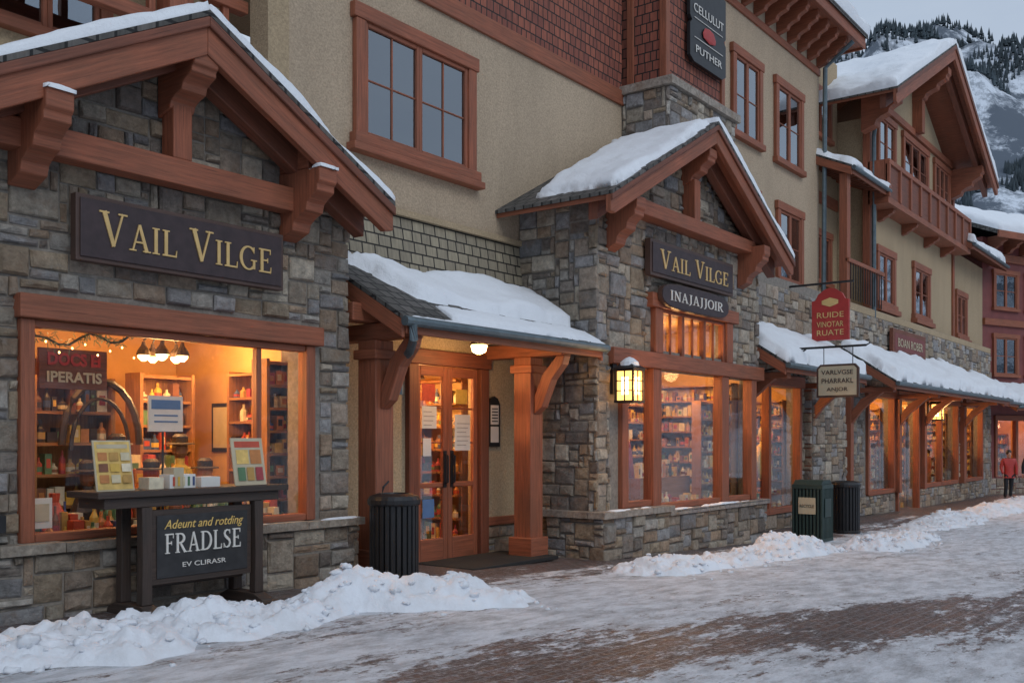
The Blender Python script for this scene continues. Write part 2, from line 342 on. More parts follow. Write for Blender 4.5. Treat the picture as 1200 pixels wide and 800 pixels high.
GL={'V':(.98,[[(.17,1,T_),(.5,0.02,T_*.8)],[(.82,1,t_),(.5,.02,t_)],sf(0,.34,.975),sf(.66,.98,.975)]),
'A':(.98,[[(.16,0,t_),(.47,1,t_)],[(.47,1,T_*.8),(.82,0,T_)],[(.25,.34,t_),(.70,.34,t_)],sf(0,.32,.025),sf(.64,1,.025)]),
'I':(.42,[[(.21,0,T_),(.21,1,T_)],sf(.04,.38,.975),sf(.04,.38,.025)]),
'N':(1.0,[[(.18,0,t_),(.18,1,t_)],[(.18,1,T_),(.82,0.03,T_)],[(.82,0,t_),(.82,1,t_)],sf(.02,.30,.975),sf(.04,.34,.025),sf(.66,.98,.975)]),
'J':(.55,[[(.33,1,T_),(.33,.12,T_*.9),(.25,-.05,.09),(.06,-.12,t_)],sf(.14,.52,.975)]),
'O':(1.0,[arc(.5,.5,.42,.47,0,360,T_,t_,36)]),
'L':(.78,[[(.21,0,T_),(.21,1,T_)],sf(.04,.38,.975),[(.04,.03,t_),(.72,.03,t_)],[(.70,0,.05),(.73,.26,.03)]]),
'E':(.80,[[(.21,0,T_),(.21,1,T_)],[(.04,.97,t_),(.70,.97,t_)],[(.2,.52,t_),(.56,.52,t_)],[(.04,.03,t_),(.74,.03,t_)],[(.69,1,.05),(.70,.78,.03)],[(.72,0,.05),(.75,.25,.03)],[(.55,.62,.04),(.55,.42,.04)]]),
'F':(.74,[[(.21,0,T_),(.21,1,T_)],[(.04,.97,t_),(.68,.97,t_)],[(.2,.52,t_),(.54,.52,t_)],[(.67,1,.05),(.68,.76,.03)],sf(.04,.40,.025),[(.53,.62,.04),(.53,.42,.04)]]),
'G':(1.02,[arc(.52,.5,.42,.47,42,318,T_,t_,26),[(.84,.06,T_*.8),(.84,.42,T_*.8)],sf(.66,1,.42),[(.83,.72,.03),(.83,.98,.05)]]),
'D':(.98,[[(.21,0,T_),(.21,1,T_)],arc(.42,.5,.46,.465,90,-90,T_,t_),[(.04,.965,t_),(.44,.965,t_)],[(.04,.035,t_),(.44,.035,t_)]]),
'R':(.95,[[(.21,0,T_),(.21,1,T_)],arc(.40,.735,.32,.23,90,-90,T_,t_),[(.04,.965,t_),(.42,.965,t_)],[(.2,.505,t_),(.42,.505,t_)],[(.42,.5,T_*.8),(.80,.02,T_)],sf(.04,.38,.025),sf(.70,.97,.025)]),
'S':(.72,[[(.60,.80,.04),(.52,.93,t_),(.36,.965,t_),(.2,.90,.10),(.14,.77,.13),(.2,.64,.15),(.36,.53,.16),(.54,.42,.15),(.60,.26,.13),(.53,.10,.10),(.36,.035,t_),(.18,.07,t_),(.10,.22,.04)],[(.605,.98,.03),(.60,.75,.04)],[(.10,.02,.03),(.095,.27,.04)]])}
def serif(s,name,parent,x0,x1,y,z,hbig,hsm,m):
    adv=0; items=[]; first=True
    for ch in s:
        if ch==' ': adv+=.42*hbig; first=True; continue
        h=hbig if first else hsm; first=False
        items.append((ch,adv,h)); adv+=(GL[ch][0]+.07)*h
    k=(x1-x0)/adv; mb=MB(); cnt=0
    for ch,ax,h in items:
        for st in GL[ch][1]:
            yy=y-.0004*(cnt%9); cnt+=1; pl=[V((p[0],p[1])) for p in st]; L=[];Rr=[]
            for i,p in enumerate(pl):
                d=(pl[min(i+1,len(pl)-1)]-pl[max(i-1,0)]).normalized(); nn=V((-d.y,d.x))*st[i][2]/2
                L.append(p+nn); Rr.append(p-nn)
            f3=lambda q:(x0+(ax+q.x*h)*k,yy,z+q.y*h)
            n=len(L); vs=[f3(q) for q in L]+[f3(q) for q in Rr]
            vs2=[(a,b+.012,c) for a,b,c in vs]
            fs=[(i,i+1,n+i+1,n+i) for i in range(n-1)]
            m2=2*n
            fs+=[(i,i+1,m2+i+1,m2+i) for i in range(n-1)]+[(n+i,n+i+1,m2+n+i+1,m2+n+i) for i in range(n-1)]+[(0,n,m2+n,m2),(n-1,2*n-1,m2+2*n-1,m2+n-1)]
            mb.add(vs+vs2,fs,m)
    return mb.obj(name,parent)
def plight(name,loc,e,parent=None,r=.08,col=(1,.54,.20)):
    l=bpy.data.lights.new(name,'POINT'); l.energy=e; l.color=col; l.shadow_soft_size=r
    o=bpy.data.objects.new(name,l); o.location=loc; scene.collection.objects.link(o); attach(o,parent); return o
PRODM=[mat('product_%d'%i,c,.5,.15,20,0,60) for i,c in enumerate([(.5,.08,.04),(.65,.42,.08),(.6,.52,.34),(.10,.2,.10),(.06,.09,.2),(.5,.2,.06),(.2,.08,.04),(.7,.62,.45),(.35,.05,.06),(.05,.035,.03),(.45,.26,.07)])]
def products(mb,x0,x1,y,z,zmax,r,axis='x',pal=None,face=1):
    x=x0+.02
    while x<x1-.08:
        w=r.uniform(.045,.12); h=min(r.uniform(.4,.95)*zmax,.34); m=r.choice(pal or PRODM)
        if r.random()<.55:
            rr=min(w/2,.045); pf=[(rr,0),(rr,h*.6),(rr*.35,h*.78),(rr*.35,h)]
            yo=r.uniform(-.03,.03); X,Y=(x+rr,y+yo) if axis=='x' else (y+yo,x+rr)
            mb.lathe(X,Y,z,pf,8,m); mb.lathe(X,Y,z+h*.15,[(rr+.002,0),(rr+.002,h*.3)],8,r.choice(PRODM)); w=rr*2
        else:
            if axis=='x':
                mb.box(x,x+w,y-.05,y+.06,z,z+h,m)
                if r.random()<.7: mb.box(x+w*.2,x+w*.8,y-.053,y-.0495,z+h*.3,z+h*.75,r.choice(PRODM))
            else:
                mb.box(y-.06,y+.06,x,x+w,z,z+h,m)
                if r.random()<.7: mb.box(y-.063,y-.0595,x+w*.2,x+w*.8,z+h*.3,z+h*.75,r.choice(PRODM))
        x+=w+r.uniform(.002,.025)
def shelf(mb,x0,x1,y0,y1,z0,z1,n,seed,wood=None,pal=None):
    r=random.Random(seed); w=wood or WOODI
    mb.box(x0,x0+.04,y0,y1,z0,z1,w); mb.box(x1-.04,x1,y0,y1,z0,z1,w); mb.box(x0+.04,x1-.04,y1-.02,y1,z0,z1,w)
    st=(z1-z0-.06)/n
    for i in range(n+1):
        z=z0+i*st; mb.box(x0+.041,x1-.041,y0+.01,y1-.021,z,z+.03,w)
        if i<n: products(mb,x0+.05,x1-.05,(y0+y1)/2-.03,z+.031,st-.06,r,'x',pal)
def shelfy(mb,x0,x1,y0,y1,z0,z1,n,seed,pal=None):
    r=random.Random(seed); w=WOODI
    mb.box(x0+.12,x1,y0,y0+.02,z0,z1,w); mb.box(x0,x1,y1-.04,y1,z0,z1,w)
    st=(z1-z0-.06)/n
    for i in range(n+1):
        z=z0+i*st; mb.box(x0+.005,x1-.005,y0+.021,y1-.041,z,z+.03,w)
        if i<n: products(mb,y0+.02,y1-.05,(x0+x1)/2-.06,z+.031,st-.06,r,'y',pal)
def room(mb,x0,x1,y0,y1,z0,z1):
    P=[(x0,y0,z0),(x1,y0,z0),(x1,y1,z0),(x0,y1,z0),(x0,y0,z1),(x1,y0,z1),(x1,y1,z1),(x0,y1,z1)]
    mb.add(P,[(0,1,2,3)],FLOORI); mb.add(P,[(4,5,6,7),(3,2,6,7),(0,3,7,4),(1,2,6,5)],CEIL)
def pendant(mb,x,y,zt,z):
    mb.tube([(x,y,zt),(x,y,z+.14)],.006,5,BLK); mb.lathe(x,y,z+.02,[(.13,0),(.11,.05),(.04,.11),(.02,.14)],12,TABW); mb.lathe(x,y,z-.03,[(.01,-.05),(.045,-.03),(.05,.0),(.03,.05)],10,BULB)
def corbel(mb,xc,w,yw,yf,zt,h,m=None):
    L=yw-yf
    pr=[(yw,zt),(yf,zt),(yf,zt-h*.22),(yf+L*.06,zt-h*.27),(yf+L*.06,zt-h*.36),(yf+L*.20,zt-h*.43),(yf+L*.30,zt-h*.50),(yf+L*.33,zt-h*.62),(yf+L*.5,zt-h*.68),(yf+L*.62,zt-h*.76),(yf+L*.66,zt-h*.88),(yw,zt-h)]
    mb.prism(pr,'x',xc-w/2,xc+w/2,m or TIM)
def gable(tb,rb,sb,xc,half,za,pitch,y0,y1,seed,rake=.32,T=.1,snowL=None):
    for s in (-1,1):
        xe=xc+s*half; ze=za-pitch*half
        rb.prism([(xc,za),(xe,ze),(xe,ze-.05),(xc,za-.05)],'y',y0-.03,y1,ROOF)
        tb.prism([(xc,za-.053),(xe-s*.03,ze-.053+pitch*.03),(xe-s*.03,ze-.13+pitch*.03),(xc,za-.13)],'y',y0+.09,y1,TIM)
        tb.prism([(xc,za-.055),(xe,ze-.055),(xe,ze-.055-rake*.75),(xe-s*.12,ze-.055-rake+pitch*.12),(xc,za-.055-rake)],'y',y0,y0+.085,TIM)
        tb.prism([(xc,za-.055),(xe+s*.01,ze-.055),(xe+s*.01,ze-.055-rake*.28),(xc,za-.055-rake*.28)],'y',y0-.035,y0-.001,TIMD)
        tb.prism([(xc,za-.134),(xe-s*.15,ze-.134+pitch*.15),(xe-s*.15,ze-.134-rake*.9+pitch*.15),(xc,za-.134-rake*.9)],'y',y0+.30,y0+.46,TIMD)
        p=[(xe,y0-.02,ze),(xe,y1,ze),(xc,y1,za),(xc,y0-.02,za)]
        if s<0: snow_patch(sb,*(snowL or p),T,seed,-.10 if snowL is None else .0,.1)
        else: snow_patch(sb,*p,T,seed+5,-.10,.10)
def shed(tb,rb,sb,x0,x1,yb,zb,yf,zf,seed,T=.13,snow=True,gutter=True,tails=.42):
    sl=(zb-zf)/(yb-yf)
    rb.prism([(yf,zf),(yb,zb),(yb,zb-.05),(yf,zf-.05)],'x',x0,x1,ROOF)
    tb.prism([(yf+.05,zf-.053+sl*.05),(yb,zb-.053),(yb,zb-.12),(yf+.05,zf-.12+sl*.05)],'x',x0+.06,x1-.06,TIM)
    for xa in (x0,x1-.05): tb.prism([(yf+.01,zf-.052),(yb,zb-.052),(yb,zb-.27),(yf+.01,zf-.25)],'x',xa,xa+.05,TIM)
    tb.box(x0+.055,x1-.055,yf,yf+.045,zf-.20,zf-.045,TIM)
    n=int((x1-x0)/tails)
    for i in range(1,n):
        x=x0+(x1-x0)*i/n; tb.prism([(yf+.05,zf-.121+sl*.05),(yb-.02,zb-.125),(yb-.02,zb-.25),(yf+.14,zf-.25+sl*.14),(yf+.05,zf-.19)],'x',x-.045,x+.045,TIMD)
    if gutter: rb.tube([(x0-.02,yf-.05,zf-.07),(x1+.02,yf-.05,zf-.07)],.055,10,GUT)
    if snow is True: snow_patch(sb,(x0,yf-.06,zf-.02),(x1,yf-.06,zf-.02),(x1,yb,zb),(x0,yb,zb),T,seed,-.02,.20)
def window(tb,gb,x0,x1,z0,z1,y,leaves=2,cols=2,rows=3,trim=.14,curt=False,m=None):
    m=m or TIM
    tb.box(x0-.04,x1+.04,y-.10,y,z1-trim-.02,z1,m); tb.box(x0-.05,x1+.05,y-.13,y,z0,z0+trim*.8,m)
    a,b,c,d=x0+trim,x1-trim,z0+trim*.8,z1-trim-.02
    tb.box(x0,a,y-.085,y,c,d,m); tb.box(b,x1,y-.085,y,c,d,m)
    gb.box(a,b,y-.022,y-.018,c,d,UGL); gb.box(a,b,y-.006,y-.003,c,d,DARKI)  # flat dark sheet behind the pane, room darkness painted in, no room modelled
    lw=(b-a)/leaves
    for l in range(leaves):
        p,q=a+l*lw,a+(l+1)*lw; s=.055
        tb.box(p,p+s,y-.060,y-.012,c,d,m); tb.box(q-s,q,y-.060,y-.012,c,d,m); tb.box(p+s,q-s,y-.060,y-.012,c,c+s,m); tb.box(p+s,q-s,y-.060,y-.012,d-s,d,m)
        for i in range(1,cols): x=lerp(p+s,q-s,i/cols); tb.box(x-.012,x+.012,y-.042,y-.012,c+s,d-s,m)
        for j in range(1,rows): z=lerp(c+s,d-s,j/rows); tb.box(p+s,q-s,y-.040,y-.014,z-.012,z+.012,m)
    if curt:
        w=(b-a)*.17
        for xa,s in ((a,1),(b,-1)):
            pr=[(xa,d),(xa+s*w,d),(xa+s*w*.8,lerp(d,c,.5)),(xa+s*w*.45,c),(xa,c)]
            gb.prism(pr,'y',y-.014,y-.010,CURT)
def glassbox(gb,x0,x1,y,z0,z1): gb.box(x0,x1,y,y+.006,z0,z1,GLASS)

# ============================================================ ground
mb=MB()
xs=[-2000,-800,-300,-100,-50,-25,-12]+[-6+1.0*i for i in range(0,70)]+[70,90,130,250,500,1000,3000]
ys=[-2000,-800,-300,-100,-50,-25,-12,-6,-3]+[0,2,4,6,8,9,10,12,16,25,50,100,300,800,2000]
mb.add([(x,y,g(x)) for y in ys for x in xs],[(j*len(xs)+i,j*len(xs)+i+1,(j+1)*len(xs)+i+1,(j+1)*len(xs)+i) for j in range(len(ys)-1) for i in range(len(xs)-1)],ROAD)
mb.obj('ground')
# snow banks
_b=bmesh.new(); bmesh.ops.create_icosphere(_b,subdivisions=2,radius=1); _b.verts.ensure_lookup_table()
ICOV=[v.co.copy() for v in _b.verts]; ICOF=[tuple(v.index for v in f.verts) for f in _b.faces]; _b.free()
def chunk_(mb,c,s,r):
    o=V((r.random()*50,r.random()*50,r.random()*50)); k=V((r.uniform(.8,1.5),r.uniform(.7,1.2),r.uniform(.5,.9)))
    mb.add([c+V((v.x*k.x,v.y*k.y,v.z*k.z))*s*(1+.75*noise.noise(v*1.6+o)+.25*noise.noise(v*4+o)) for v in ICOV],ICOF,SNOWG)
def bank(name,x0,x1,yc,hw,hh,seed,chunk=1):
    mb=MB(); res=.03; nx=int((x1-x0)/res); wmax=1.5; ny=int(2*wmax/res)
    def prof(x,yr,c):
        end=max(0,min(1,min(x-x0,x1-x)/.6)); w=hw(x)*(.85+.6*noise.noise(V((x*.9,seed,0)))+.3*noise.noise(V((x*2.9,seed,5))))*max(.05,end**.5)
        t=max(0,1-abs(yr/w)**1.7); p=V((x,yr+c,seed))
        h=hh(x)*(t**.75)*(.8+.8*noise.noise(V((x*1.3,seed*3.1+yr,2))))*end
        if t>0:
            q=p*2.6+V((noise.noise(p*4),noise.noise(p*4+V((9,0,0))),0))*.5
            dd=noise.voronoi(q)[0]; rid=dd[1]-dd[0]; dd2=noise.voronoi(p*7+V((3,3,3)))[0]; rid2=dd2[1]-dd2[0]
            h+=min(1,t*2.2)*(.12*min(.6,rid)+.05*min(.5,rid2)+.06*noise.noise(p*6)+.04*noise.noise(p*15)-.03)*chunk
        return t,h
    vs=[]
    for j in range(ny+1):
        for i in range(nx+1):
            x=lerp(x0,x1,i/nx); yr=lerp(-wmax,wmax,j/ny); c=yc(x); t,h=prof(x,yr,c)
            vs.append((x,yr+c,g(x)-.025+(max(0,h) if t>0 else 0)+(.025*min(1,t*3))))
    fs=[(j*(nx+1)+i,j*(nx+1)+i+1,(j+1)*(nx+1)+i+1,(j+1)*(nx+1)+i) for j in range(ny) for i in range(nx)]
    fs=[f for f in fs if max(vs[q][2]-g(vs[q][0]) for q in f)>-.02]
    mb.add(vs,fs,SNOWG); r=random.Random(seed)
    for k in range(int((x1-x0)*38*chunk)):
        x=r.uniform(x0+.2,x1-.2); yr=r.gauss(0,.55)*hw(x)-.1; s=min(.07,.012+abs(r.gauss(0,.020)))
        t,h=prof(x,yr,yc(x)); 
        if t<=0: s*=.55
        chunk_(mb,V((x,yr+yc(x),g(x)+max(0,h)+s*.05)),s,r)
    return mb.obj(name,None,smooth=True,recalc=False)
bank('snow_bank',-1,7.9,lambda x:6.7-.03*(x-5)-max(0,x-6.4)*.5,lambda x:.72+.12*math.sin(x*2),lambda x:.19+.14*math.exp(-((x-6.7)/.7)**2)-.1*max(0,(x-7.2)),3)
bank('snow_bank',10.3,16.9,lambda x:6.1-.03*(x-12),lambda x:.60,lambda x:.07+.14*math.exp(-((x-11.2)/.7)**2)+.26*math.exp(-((x-15.2)/.9)**2),11)
bank('snow_bank',16.6,20.5,lambda x:5.4,lambda x:.65,lambda x:.2,23)
bank('snow_bank',22,44,lambda x:6.1+.02*(x-30),lambda x:.75,lambda x:.18+.12*math.sin(x*1.3),31,.6)

# ============================================================ SHOP 1 (near stone shop)
b1=grp('stone_shop_building',(5.3,8.1,0))
W1=(4.02,6.98,.72,2.60)
tb,rb,sb,st,wb,gb,ib=MB(),MB(),MB(),MB(),MB(),MB(),MB()
xc1,za1,p1=5.33,5.44,.535
wallop(wb,-1,7.57,-.1,3.9,8.12,8.4,[W1],MORT)
wb.prism([(2.95,3.9),(7.57,3.9),(7.57,4.1),(5.33,5.28),(2.95,4.0)],'y',8.12,8.4,MORT)
wb.box(7.3,7.57,8.4,8.9,-.1,4.1,MORT)
stones(st,(-1,8.12,-.1),(1,0,0),(0,-1,0),8.6,5.4,lambda u,z:not(3.9<u-1<7.16 and .6<z-.1<2.83) and z-.1<(5.44-.2-p1*abs(u-1-5.33) if u-1>2.9 else 4.0) and z-.1>.66,5)
wb.box(-1,7.63,8.0,8.115,-.1,.66,MORT)
stones(st,(-1,8.0,-.1),(1,0,0),(0,-1,0),8.65,.76,lambda u,z:True,6)
r=random.Random(3); x=-1
while x<7.6:
    w=min(r.uniform(.4,.75),7.68-x); q=r.uniform(.8,1.15)
    st.box(x+.004,x+w-.004,7.915+r.uniform(-.012,.012),8.12,.665,.745+r.uniform(-.008,.006),STONE,(.44*q,.38*q,.31*q)); x+=w
snow_patch(sb,(5.9,7.93,.745),(7.6,7.93,.745),(7.6,8.02,.745),(5.9,8.02,.745),.03,17,.0,.08,.03)
tb.box(3.90,7.15,8.0,8.14,2.6,2.80,TIM)
tb.box(3.93,4.05,8.05,8.2,.746,2.598,TIM); tb.box(6.95,7.07,8.05,8.2,.746,2.598,TIM)
tb.box(4.052,6.948,8.06,8.2,.746,.82,TIM); tb.box(4.052,6.948,8.07,8.18,2.53,2.598,TIM)
tb.box(6.33,6.39,8.09,8.17,.822,2.528,TIM)
glassbox(gb,4.05,6.95,8.12,.82,2.53)
gable(tb,rb,sb,xc1,2.36,za1,p1,7.5,9.75,21,.34,.13)
tb.box(2.6,6.75,7.86,8.06,3.93,4.17,TIM)
for xc in (3.95,6.72):
    corbel(tb,xc,.23,8.09,7.46,4.34,.68); snow_patch(sb,(xc-.12,7.44,4.345),(xc+.12,7.44,4.345),(xc+.12,7.62,4.345),(xc-.12,7.62,4.345),.05,3,-.02,.02,.03)
    tb.box(xc-.11,xc+.11,7.64,8.09,4.342,4.55,TIM)
corbel(tb,xc1,.26,8.09,7.52,5.06,.5); tb.box(xc1-.10,xc1+.10,7.88,8.07,4.172,4.75,TIM)
tb.obj('timber_framing',b1,.012); rb.obj('roof',b1); sb.obj('roof_snow',b1,smooth=True); st.obj('stone_facing',b1); wb.obj('walls',b1); gb.obj('window_glass',b1)
# interior
ib=MB(); room(ib,3.3,7.47,8.42,11.2,.3,2.95)
shelf(ib,4.50,5.32,9.0,9.28,.35,2.2,6,1); shelf(ib,4.0,4.44,8.85,9.1,.35,2.1,6,61)
shelf(ib,6.15,6.85,9.9,10.2,.35,2.35,7,2); shelf(ib,6.98,7.44,8.75,9.02,.4,2.5,8,5); shelfy(ib,7.15,7.45,9.1,9.7,.4,2.4,7,51)
shelfy(ib,3.4,3.7,8.7,10.8,.4,2.5,5,8); shelf(ib,5.4,6.1,10.6,10.9,.35,2.5,7,62)
ib.box(4.0,7.0,8.3,8.72,.60,.70,WOODI)
rr=random.Random(44)
for q in range(3): products(ib,4.1,6.9,8.40+.13*q,.70,.22+.12*q,rr)
ib.box(5.4,6.5,9.2,9.6,.3,1.1,WOODI); products(ib,5.45,6.45,9.3,1.1,.4,rr); products(ib,5.45,6.45,9.5,1.1,.5,rr)
ib.box(4.36,5.0,8.60,8.64,2.06,2.42,TIMD)
ib.box(7.440,7.468,9.95,10.4,1.45,2.05,BLK); ib.box(7.434,7.44,9.99,10.36,1.5,2.0,CRM)
ib.tube([(5.15+.40*math.cos(a),8.95,1.55+.62*math.sin(a)) for a in [math.pi*k/12 for k in range(13)]],.035,6,TABW)
ib.tube([(5.15+.3*math.cos(a),8.97,1.5+.5*math.sin(a)) for a in [math.pi*k/12 for k in range(13)]],.02,6,TABW)
ib.box(5.42,5.80,8.58,8.60,1.68,2.03,PAPER); ib.box(5.45,5.77,8.575,8.58,1.90,1.99,BLUEP); ib.box(5.48,5.74,8.575,8.58,1.83,1.845,BLUEP); ib.box(5.48,5.74,8.575,8.58,1.77,1.785,BLUEP)
ib.tube([(5.6,8.62,.7),(5.6,8.62,1.8)],.012,6,BLK)
ib.box(4.10,4.32,8.3,8.32,.84,1.1,PAPER); ib.box(4.13,4.29,8.29,8.3,.9,1.05,CRM)
for i,(x,m1,m2) in enumerate(((4.95,9,6),(5.25,6,9),(5.62,9,0),(5.95,1,6),(6.25,3,5))):
    y=8.85; m1,m2=PRODM[m1],PRODM[m2]; zb=.72+.25*(i%2)
    ib.tube([(x,y,.3),(x,y,zb+.1)],.02,6,BLK); ib.lathe(x,y,zb,[(.02,0),(.15,.03),(.17,.2),(.12,.33),(.05,.38),(.05,.44)],12,m1,1,.7)
    ib.lathe(x,y,zb+.44,[(.04,0),(.075,.05),(.08,.12),(.06,.2),(.01,.22)],12,m2); ib.lathe(x,y,zb+.58,[(.15,0),(.14,.015),(.08,.02),(.08,.08),(.05,.11)],14,TABW)
for i in range(4): ib.lathe(4.5+.62*i,8.6,.7,[(.06,0),(.09,.1),(.085,.24),(.035,.34),(.045,.42)],10,PRODM[(i*3)%11])
ib.obj('interior',b1)
text('DOCS EI',"interior_board_text",b1,(4.68,8.592,2.32),.15,REDP,bold=.006,width=.5); text('IPERATIS',"interior_board_text",b1,(4.68,8.592,2.16),.13,CRM,bold=.004,width=.52)
ch=MB(); cx0,cy0=5.92,9.1
ch.tube([(cx0,cy0,2.94),(cx0,cy0,2.6)],.012,6,BLK)
for k in range(5):
    a=k*1.2566+.3; cx,cy=cx0+.2*math.cos(a),cy0+.2*math.sin(a)
    ch.tube([(cx0,cy0,2.66),((cx0+cx)/2,(cy0+cy)/2,2.72),(cx,cy,2.62)],.01,6,BLK); ch.lathe(cx,cy,2.47,[(.075,0),(.06,.05),(.025,.10),(.015,.14)],10,TABW); ch.lathe(cx,cy,2.41,[(.02,0),(.055,.035),(.055,.07),(.02,.11)],10,BULB)
ch.obj('chandelier',b1)
gd=MB(); rr=random.Random(5); gp=[(4.15+.1*i,8.45,2.44+.05*math.sin(i*1.3)+.012*i) for i in range(11)]
gd.tube(gp,.012,5,GRN)
for i in range(160):
    q=V(gp[rr.randrange(11)])+V((rr.uniform(-.06,.06),rr.uniform(-.03,.03),rr.uniform(-.05,.05))); d=V((rr.uniform(-1,1),rr.uniform(-1,1),rr.uniform(-1,1))).normalized()*.05
    gd.tube([q,q+d],.004,3,PRODM[3])
for i in range(9): gd.lathe(4.2+i*.12,8.41,2.40+.05*math.sin(i*2.1),[(.004,0),(.011,.011),(.004,.022)],6,FAIRY)
gd.obj('lit_garland',b1)
plight('shop_light',(5.92,9.1,2.33),90,b1,.15); plight('shop_light',(4.6,8.75,2.6),32,b1,.15); plight('shop_light',(6.9,9.6,2.6),40,b1,.15)
s1=grp('shop_sign',(5.4,7.97,3.4)); mb=MB(); mb.box(4.34,6.55,7.95,8.04,3.12,3.69,SIGNE); mb.box(4.375,6.515,7.935,7.949,3.155,3.655,SIGNB); mb.obj('board',s1,.008)
serif('VAIL VILGE','lettering',s1,4.54,6.40,7.925,3.27,.30,.235,GOLD)
# ============================================================ MAIN BUILDING
b2=grp('stucco_hotel_building',(13,8.9,0))
tb,rb,sb,st,wb,gb=MB(),MB(),MB(),MB(),MB(),MB()
wb.box(7.4,14.8,8.9,9.2,4.5,7.55,STUC)
wb.box(7.4,25,8.93,9.2,3.7,4.5,STUC)
wb.box(17.4,24.4,8.9,9.2,4.5,11.6,STUC)
wb.prism([(8.9,4.52),(8.79,3.75),(8.93,3.75),(8.93,4.52)],'x',7.5,11.8,TANSH)
wb.box(7.5,14.6,8.84,8.899,4.5,4.58,STUC2)
wb.box(7.4,14.8,8.9,9.2,7.55,13,REDSH)
tb.box(7.38,14.8,8.85,8.9,7.42,7.68,TIM); tb.box(8.7,12.4,8.84,8.895,8.55,8.7,TIM)
wb.box(7.1,7.4,8.88,9.2,4.3,13,STUC2)
wb.box(-3,7.1,9.75,10.0,3.8,13,STUC2)
for z in (5.95,6.45,7.1): tb.box(-3,7.08,9.2,9.34,z,z+.14,TIM)
for i in range(22): tb.box(-2.9+.46*i,-2.82+.46*i,9.23,9.31,6.092,7.098,TIM)
for x in (1.2,3.6,6.0): tb.box(x,x+.22,9.1,9.36,5.4,10,TIM)
tb.box(-3,7.1,9.0,9.74,8.0,8.15,TIMD)
window(tb,gb,4.3,5.7,5.6,7.9,9.75,2,1,2)
DO=(9.42,10.92,-.3,2.72)
wallop(wb,7.57,11.8,-.3,3.76,8.9,9.15,[DO],CREAM)
st2=MB(); stones(st2,(10.95,8.9,-.1),(1,0,0),(0,-1,0),.85,.45,lambda u,z:True,66); stones(st2,(7.6,8.9,-.1),(1,0,0),(0,-1,0),1.78,.45,lambda u,z:True,67)
st2.obj('entry_plinth_stone',b2)
tb.box(11.01,11.8,8.83,8.9,.36,.48,TIM); tb.box(7.6,9.33,8.83,8.9,.36,.48,TIM)
window(tb,gb,8.40,10.72,5.24,6.98,8.9,2,2,2,.17,curt=True)
tb.box(8.3,10.82,8.74,8.9,5.14,5.238,TIM)
for (a,b,c,d) in ((19.2,20.75,8.0,9.95),(21.5,23.2,7.95,9.95),(21.6,23.2,5.2,7.1),(19.2,20.6,5.3,7.1)): window(tb,gb,a,b,c,d,8.9,2,1,2,.17)
wb.box(14.82,17.38,7.97,8.95,4.6,7.6,MORT)
stones(st,(14.8,7.97,4.6),(1,0,0),(0,-1,0),2.6,3.0,lambda u,z:True,9); stones(st,(14.82,8.9,4.6),(0,-1,0),(-1,0,0),.95,3.0,lambda u,z:True,10)
for i in range(4): st.box(14.72+i*.685,14.72+(i+1)*.685-.01,7.87,8.9,7.6,7.74,STONE,(.44,.38,.32))
wb.box(15.0,17.25,8.15,9.1,7.74,13,REDSH)
for (x,y) in ((14.96,8.11),(17.14,8.11)): tb.box(x,x+.14,y,y+.14,7.742,13,TIM)
tb.box(14.96,15.0,8.76,8.9,7.742,13,TIM)
tb.box(15.11,17.13,8.10,8.2,7.742,7.9,TIM)
tb.box(17.3,25.2,8.05,8.95,11.55,11.68,TIM); tb.box(17.3,25.25,8.0,8.049,11.5,11.85,TIM); tb.box(25.2,25.26,8.06,11,11.5,11.85,TIM)
rb.prism([(7.95,11.86),(12,14.3),(12,14.1),(7.95,11.75)],'x',17.2,25.3,ROOF)
wb.box(17.4,24.4,9.2,12,4.5,11.6,STUC); wb.box(7.4,17.4,9.2,12,7.6,13,STUC)
snow_patch(sb,(17.2,7.95,11.86),(25.32,7.95,11.86),(25.32,12,14.3),(17.2,12,14.3),.32,4,-.08,.05,.15)
for i in range(11):
    x=17.9+i*.64; corbel(tb,x,.16,8.9,8.15,11.55,.62)
tb.box(17.4,24.4,8.85,8.9,10.75,10.92,TIM)
# entry shed roof
shed(tb,rb,sb,7.75,11.85,8.86,3.80,7.42,2.96,41,.17,snow=False)
def onroof(x,t): return (x,lerp(7.42,8.86,t),lerp(2.96,3.80,t))
snow_patch(sb,onroof(8.40,.25),onroof(11.8,.20),onroof(11.8,1.0),onroof(8.0,1.0),.20,41,.0,.22)
snow_patch(sb,onroof(8.6,-.03),onroof(11.85,-.03),onroof(11.85,.24),onroof(8.7,.26),.08,43,-.04,.12,.04)
snow_patch(sb,(7.85,7.36,2.93),(9.9,7.36,2.93),(9.9,7.44,2.955),(7.85,7.44,2.955),.04,48,-.05,.1,.03)
for xp in (8.06,11.03):
    w=.145; tb.box(xp-w,xp+w,8.0,8.29,g(xp)-.02,2.74,TIM)
    tb.box(xp-w-.055,xp+w+.055,7.945,8.345,g(xp)-.03,g(xp)+.32,TIM); tb.box(xp-w-.04,xp+w+.04,7.96,8.33,2.52,2.63,TIM)
    tb.box(xp-.11,xp+.11,7.5,8.9,2.742,2.93,TIM)
    tb.prism([(7.99,1.95),(7.99,2.2),(7.85,2.5),(7.62,2.74),(7.48,2.74),(7.52,2.62),(7.70,2.42),(7.86,2.05)],'x',xp-.075,xp+.075,TIM)
tb.box(7.62,11.78,8.06,8.28,2.935,3.14,TIM)
rb.tube([(7.86,7.37,2.88),(7.88,7.38,2.70),(8.0,7.55,2.58),(8.12,7.8,2.5),(8.22,7.93,2.3),(8.22,7.93,2.12)],.05,10,GUT)
z0=g(10)
